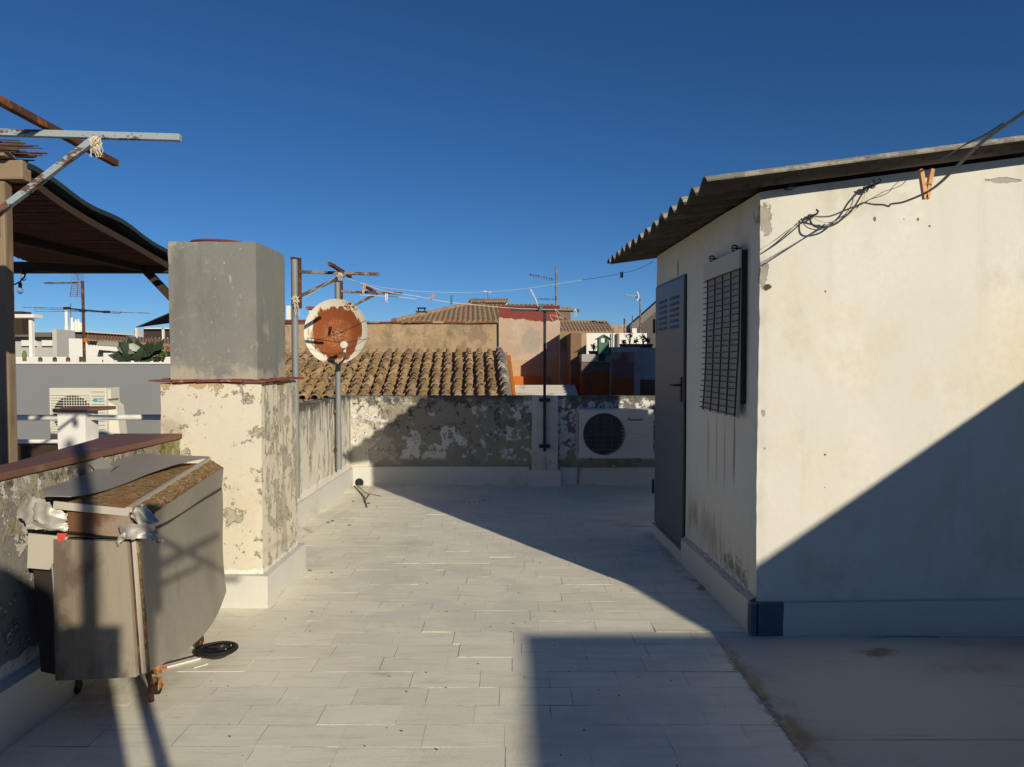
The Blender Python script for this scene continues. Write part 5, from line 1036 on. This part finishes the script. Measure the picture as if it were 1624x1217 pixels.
# ------------------------------------------------------------------ far rooftops on the left
def block(name, x0, x1, ytop, Y, mat, lab, cat='building', dep=3.0, zb=-6, y1=None, **kw):
    m = MB(); xa, xb = P(x0,0,Y).x, P(x1,0,Y).x; zt = P(0,ytop,Y).z; z2 = zt if y1 is None else P(0,y1,Y).z
    m.hexa([(xa,Y,zb),(xb,Y,zb),(xb,Y+dep,zb),(xa,Y+dep,zb)], [(xa,Y,zt),(xb,Y,z2),(xb,Y+dep,z2),(xa,Y+dep,zt)]); t = thing(name, lab, cat, (xa, Y, zb)); part('wall', m, mat, t, bevel=.02); return t
t = block('terrace_block', -60, 268, 566, 13.5, M['nwhite'], 'long pale roof parapet directly above the grey neighbouring wall', 'parapet', 1.2)
m = MB(); m.box((P(158,0,13.3).x, 13.2, 1.2), (P(173,0,13.3).x, 13.49, P(0,560,13.3).z)); part('box', m, M['nwhite'], t, bevel=.01)
for k, px in enumerate((39, 64, 87, 108, 130)):
    pp = P(px, 574 - (0 if k else 1), 11.1); t = thing('cactus', ['tallest small cactus on the white ledge near the pergola post','tiny cactus second from the pergola post on the white ledge','tiny cactus in the middle of the white ledge row','tiny cactus fourth from the pergola post on the white ledge','tiny cactus at the right end of the white ledge row'][k], 'cactus', pp, 'small cacti on the ledge')
    h = .15 if k == 0 else .055; m = MB(); m.lathe([(.022,0),(.03,h*.3),(.03,h*.6),(.018,h*.9),(.003,h)], pp + Vector((0,0,.02)), 10); part('body', m, M['leafy'] if k == 0 else M['leafd'], t, smooth=True)
    m = MB(); m.lathe([(.025,0),(.032,.025),(.02,.026)], pp, 10); part('pot', m, M['brownpaint'], t, smooth=True)
# rubber plant
rp = thing('rubber_plant', 'rubber plant with large dark glossy leaves above the grey neighbouring wall', 'plant', P(222,576,11.6))
M['rubber'] = surf('rubber_leaf', (.028,.048,.022), .3, 5, [dict(c=(.10,.05,.04), n=(2,3), t=(.55,.6), amt=.6)], rough=.35, bump=.1, spec=.5); rd = random.Random(8)
m = MB()
for k in range(4): m.tube([P(222,578,11.6), P(208+14*k,560,11.6+.1*k)], .012, 5)
part('stem', m, M['wooddark'], rp)
for k in range(54):
    c = P(rd.uniform(196,246), rd.uniform(556,577), 11.55 + rd.uniform(-.25,.3)); a = rd.uniform(0, 2*PI); tip = Vector((math.cos(a)*.26, rd.uniform(-.12,.12), abs(math.sin(a))*.20 + .02)); w = tip.cross(Vector((rd.uniform(-.4,.4),-1,rd.uniform(-.4,.4)))).normalized()*.062
    mm = MB(); mm.add([c, c+tip*.3+w*.8, c+tip*.6+w, c+tip, c+tip*.6-w, c+tip*.3-w*.8, c+tip*.3+Vector((0,0,-.012)), c+tip*.6+Vector((0,0,-.014))], [(0,1,6),(1,2,7,6),(2,3,7),(3,4,7),(4,5,6,7),(5,0,6)]); part('leaf', mm, M['rubber'], rp, smooth=True)
for (px, lab) in ((249,'grey green shrub right of the rubber plant'),(258,'pale flowering shrub against the chimney stack')):
    pp = P(px, 577, 11.5); plant(pp.x, 11.5, pp.z, .28, 16, lab, (.05,.02), 'leafy', False, .5, 'shrub')
# white wall with corrugated coping
t = thing('boundary_wall', 'white wall with sloping tile coping behind the rubber plant', 'wall', (-8, 16, -6))
m = MB(); a, b, c_ = P(109,536.5,16), P(140,543,16), P(290,551,16); m.prism([(a.x,-6),(c_.x,-6),(c_.x,c_.z-.12),(b.x,b.z-.05),(P(134,0,16).x,P(0,539,16).z),(a.x,a.z)], 'y', 16, 16.3); part('wall_body', m, M['nwhite'], t)
m = MB(); m.grid(lambda u, v: P(140 + 150*u, 540 + 9.5*u, 15.8 + .9*v) + Vector((0,0,.05 + .12*v - .045*abs(math.sin(u*30*PI)))), 240, 3, thick=.02); part('tile_coping', m, M['roofs'], t)
m = MB(); m.hexa([P(155,561,15.2),P(200,563,15.2),P(200,563,15.9),P(155,561,15.9)],[P(157,555,15.2),P(198,559,15.2),P(198,559,15.9),P(157,555,15.9)]); solo('dark_tank', m, M['acdark'], 'long dark box lying before the white wall left of the rubber plant', 'box')
m = MB(); m.box((P(236,0,15.5).x, 15.5, -1), (P(300,0,15.5).x, 15.95, P(0,560,15.5).z)); m.box((P(238,0,15.4).x,15.4,P(0,566,15.4).z),(P(300,0,15.4).x,15.5,P(0,557,15.4).z),1); solo('shed', m, [M['nwhite'], M['acdark']], 'low shelter with dark opening between rubber plant and chimney stack', 'shed')
t = block('building', 0, 84, 535, 22, surf('pale_grey_wall', (.46,.45,.42), .06, .6), 'pale grey flat building with two bright panels behind the pergola post', dep=5)
m = MB(); m.box((P(0,0,22).x, 21.7, P(0,535,22).z), (P(80,0,22).x, 27, P(0,528,22).z)); part('roof', m, surf('brown_roof', (.16,.12,.10), .2, 1), t)
for a_, b_ in ((22,45),(55,78)): m = MB(); m.box((P(a_,0,21.9).x, 21.9, P(0,549,22).z), (P(b_,0,21.9).x, 22.0, P(0,540,22).z)); part('bright_panel', m, M['nwhite'], t)
m = MB(); m.box((P(79,0,21.8).x, 21.6, -6), (P(86,0,21.8).x, 22.5, P(0,523,21.8).z)); part('corner_pier', m, surf('pale_grey_pier', (.5,.48,.45), .06, .6), t)
t = block('building', 86, 140, 526.5, 26, surf('terracotta_wall', (.36,.105,.045), .08, .6, rough=.9), 'terracotta coloured building below the white chimneys', dep=8, y1=533)
m = MB(); m.box((P(86,0,25.9).x, 25.8, P(0,527,26).z), (P(120,0,25.9).x, 30, P(0,525,26).z)); part('roof_edge', m, M['nwhite'], t)
for (xa_, xb_, yt, lab) in ((92.5,97.5,492,'tallest white chimney on the terracotta building'),(102,106,504,'short round white chimney between the tallest and the twin block'),(109,112,507,'left white chimney of the close pair'),(113.5,116,506,'right white chimney of the close pair')):
    m = MB(); a, b = P(xa_,0,28), P(xb_,0,28); m.lathe([((b.x-a.x)/2*1.35, P(0,525,28).z), ((b.x-a.x)/2*1.3, P(0,519,28).z), ((b.x-a.x)/2, P(0,517,28).z), ((b.x-a.x)/2, P(0,yt,28).z)], ((a.x+b.x)/2, 28, 0), 12); solo('chimney', m, M['nwhite'], lab, 'chimney', 'white chimneys on the far roof')
m = MB(); m.cyl(P(122,521,28), .28, .04, 16, 'y'); solo('satellite_dish', m, M['nwhite'], 'tiny white dish right of the white chimneys', 'satellite dish')
m = MB(); m.tube([P(112,481,28), P(112,506,28)], .018, 5); solo('aerial_rod', m, M['greyrust'], 'thin vertical aerial rod above the white chimneys', 'aerial')
t = thing('timber_frame', 'white timber post and beam frame beside the pergola post', 'frame', P(37,560,14))
m = MB(); m.box((P(34.5,0,14).x, 14, 1), (P(39.5,0,14).x, 14.08, P(0,505,14).z)); part('post', m, M['nwhite'], t)
m = MB(); m.box((P(0,0,14).x, 13.9, P(0,504.5,14).z), (P(49,0,14).x, 14.15, P(0,499,14).z)); part('beam', m, M['nwhite'], t)
m = MB(); m.box((P(-10,0,15).x, 15, P(0,530,15).z), (P(24,0,15).x, 15.3, P(0,494,15).z)); solo('dark_sign', m, M['wooddark'], 'dark brown panel just right of the pergola post', 'panel')
# awning
t = thing('awning', 'brown awning with scalloped edge on white posts left of the chimney stack', 'awning', P(240,553,20))
xa, xb = P(206,0,20).x, P(290,0,20).x
m = MB(); m.grid(lambda u, v: Vector((xa + (xb-xa)*u, 20 + 3*v, P(0,519,20).z + u*.62 + .35*v)), 16, 6, thick=.02); part('canopy', m, surf('awning_cloth', (.085,.065,.055), .1, 1, rough=.9), t)
m = MB(); m.grid(lambda u, v: Vector((P(220,0,20).x + (xb-P(220,0,20).x)*u, 19.98, P(0,522,20).z + .0 - v*(.22 + .07*abs(math.sin(u*11*PI))))), 110, 1, thick=.01); part('valance', m, surf('awning_valance', (.05,.035,.03), .1, 1, rough=.9), t)
m = MB(); m.prism([(xa,P(0,519,20).z),(P(222,0,20).x,P(0,530,20).z),(xa,P(0,531,20).z)], 'y', 19.95, 19.97); part('side_flap', m, surf('tan_flap', (.50,.33,.20), .1, 1), t)
for px in (208, 251): m = MB(); m.box((P(px-1,0,19.9).x, 19.85, 1.5), (P(px+1.6,0,19.9).x, 19.93, P(0,520,19.9).z)); part('post', m, M['nwhite'], t)
m = MB(); m.box((P(222,0,19.9).x, 19.85, P(0,522,19.9).z), (xb, 19.93, P(0,520.3,19.9).z)); part('rail', m, M['nwhite'], t)

# ------------------------------------------------------------------ antennas
def mast(px, y0, y1, Y, r, mat, lab, dx=0): 
    t = thing('antenna', lab, 'antenna', P(px+dx, y1, Y)); m = MB(); m.tube([P(px, y0, Y), P(px+dx, y1, Y)], r, 7); part('mast', m, mat, t, smooth=True); return t
def rod(pts, r, nm, mat, t): m = MB(); m.tube(pts, r, 5); return part(nm, m, mat, t, smooth=True)
Y = 12.0; t = mast(131, 446, 577, Y, .024, M['rust'], 'tall brown antenna mast with a yagi and long dipole rods behind the pergola', dx=3)
rod([P(69,449,Y), P(133,448,Y)], .012, 'boom', M['greyrust'], t)
for k in range(17): rod([P(71+3.1*k,447.6,Y-.05), P(71+3.1*k+1.5,450.6,Y+.05)], .006, 'element', M['greyrust'], t)
for s_ in (-1, 1):
    for k in range(7):
        y = 448 + s_*(4+3.0*k); rod([P(114-s_*0+k*.0+(2 if s_<0 else -.5*k)-1, y, Y-.25), P(131+ (2-k*.3), y+.5, Y+.15)], .004, 'reflector_rod', M['greyrust'], t)
    rod([P(114,448,Y-.2), P(111.5 if s_>0 else 111, 448+s_*22, Y-.25)], .005, 'reflector_rail', M['greyrust'], t)
    rod([P(124,448,Y), P(122,448+s_*22, Y)], .005, 'reflector_rail', M['greyrust'], t)
rod([P(36,487.5,Y), P(103,489,Y), P(131,492,Y), P(172,495,Y), P(237,497,Y)], .006, 'long_dipole', M['greyrust'], t)
rod([P(54,491,Y), P(56,490,Y), P(130,493,Y)], .005, 'long_dipole', M['greyrust'], t); rod([P(54,493,Y), P(57,494.3,Y), P(130,494,Y), P(190,497.5,Y), P(193,495,Y), P(140,493,Y)], .005, 'folded_dipole', M['greyrust'], t)
rod([P(102,489,Y), P(172,495.5,Y)], .013, 'cross_boom', M['black'], t)
for px, py in ((106,489),(131,493),(169,495)): m = MB(); c = P(px,py,Y-.02); m.box(c-Vector((.05,.02,.02)), c+Vector((.05,.02,.02))); part('clamp', m, M['black'], t)
m = MB(); c = P(136,540,Y-.04); m.box(c-Vector((.03,.02,.035)), c+Vector((.03,.02,.035))); part('orange_box', m, M['orange'], t, bevel=.005)
Y = 15.5; t = mast(881.5, 423, 489, Y, .020, M['greyrust'], 'thin antenna mast with two yagis above the red topped block')
rod([P(838,435,Y), P(858,438,Y), P(880,444,Y)], .010, 'boom', M['greyrust'], t)
for k in range(9): rod([P(841+4.2*k,434.0+.9*k,Y-.06), P(842+4.2*k,438.5+.9*k,Y+.06)], .006, 'element', M['greyrust'], t)
rod([P(853,474,Y), P(879,475,Y)], .007, 'boom', M['greyrust'], t)
for k in range(7): rod([P(854+3.6*k,473,Y-.04), P(854.6+3.6*k,476.5,Y+.04)], .005, 'element', M['greyrust'], t)
Y = 17.0; t = mast(1015, 470, 530, Y, .018, M['greyrust'], 'white antenna mast in front of the dark gable', dx=.5)
rod([P(992,469,Y), P(1015,472,Y)], .010, 'boom', M['nwhite'], t)
for k in range(6): rod([P(993+3*k,467.5+.3*k,Y-.04), P(993.5+3*k,471.5+.3*k,Y+.04)], .008, 'element', M['nwhite'], t)
m = MB(); m.grid(lambda u, v: P(1011 + 3*math.sin(u*PI), 462 + 16*u, Y - .1 + .2*v), 10, 2, thick=.02); part('reflector', m, M['nwhite'], t)
for (px, y0, y1, lab, dx) in ((990.5,505,530,'thick short aerial rod left of the dark gable',0),(1003.5,501,530,'thin leaning aerial rod beside the dark gable',-3),(773,459,475,'little antenna on the small white roof structure',1),(973,520,530,'tiny thin rod over the sunlit white wall',-.5)):
    mast(px, y0, y1, 17 if px != 773 else 27, .022 if px == 990.5 else .012, M['greyrust'], lab, dx)
t = [o for o in C.objects if o.get('label', '').startswith('little antenna')][0]; rod([P(767,462,27), P(779,464,27)], .02, 'boom', M['nwhite'], t)

# ------------------------------------------------------------------ unseen things placed and shaped to cast the terrace shadows
M['backwall'] = surf('stair_block_render', (.64,.61,.54), .06, 1)
t = thing('stair_block', 'white rendered stair block behind the viewpoint on the right', 'building', (5.5, -4, 0))
AY, AX, AZ = -2.55, 4.30, 2.895
m = MB(); m.box((AX, -7, -.01), (7.5, AY, AZ)); part('wall', m, M['backwall'], t, bevel=.01)
m = MB(); m.prism([(-2.5,0),(6.5,0),(6.5,2.75),(3.2,2.75),(3.2,2.39),(-.53,2.39),(-.90,2.18),(-2.5,2.1)], 'x', 4.31, 4.47); solo('side_wall', m, M['backwall'], 'tall white wall along the right edge of the terrace', 'wall')  # unseen wall, stepped top shaped to place the shadow edges
t = thing('shadow_tank', 'unseen round cement tank added behind the viewpoint to cast a shadow', 'water tank', (.17, -.98, 0))  # unseen tank made up to cast the rounded shadow on the left
m = MB(); m.lathe([(.36,0),(.37,2.05),(.34,2.22),(.22,2.33),(.02,2.37)], (.24,-1.0,0), 32); part('body', m, M['flue'], t, smooth=True)
m = MB(); m.rbox((.515,-.98,-.01), (.735,-.72,2.06), .2, .004, 2); solo('shadow_pier', m, M['backwall'], 'unseen square pier added behind the viewpoint to cast a shadow', 'pier')  # unseen pier made up to cast the blocky shadow on the cabinet
m = MB(); m.tube([(.69,-.85,2.05),(.69,-.85,3.9)], .035, 10); solo('mast', m, M['galv'], 'steel mast on top of the added shadow pier', 'mast')
post('clothesline pole behind the viewpoint that shades the cabinet side', .785, -.58, 0, 2.52, 2.40, 1.08, -.98, -.20, 1.53, M['greyrust'], M['rust'], brackets=False)
t = thing('house', 'unseen house block behind the shed added to shade the far walls', 'house', (3, 10, -6))  # unseen house, roof line shaped to shade the far terrace walls
m = MB(); m.prism([(2.3,-6),(7.5,-6),(7.5,3.15),(3.55,3.15),(2.3,1.75)], 'y', 9.7, 10.6); part('wall', m, M['backwall'], t)
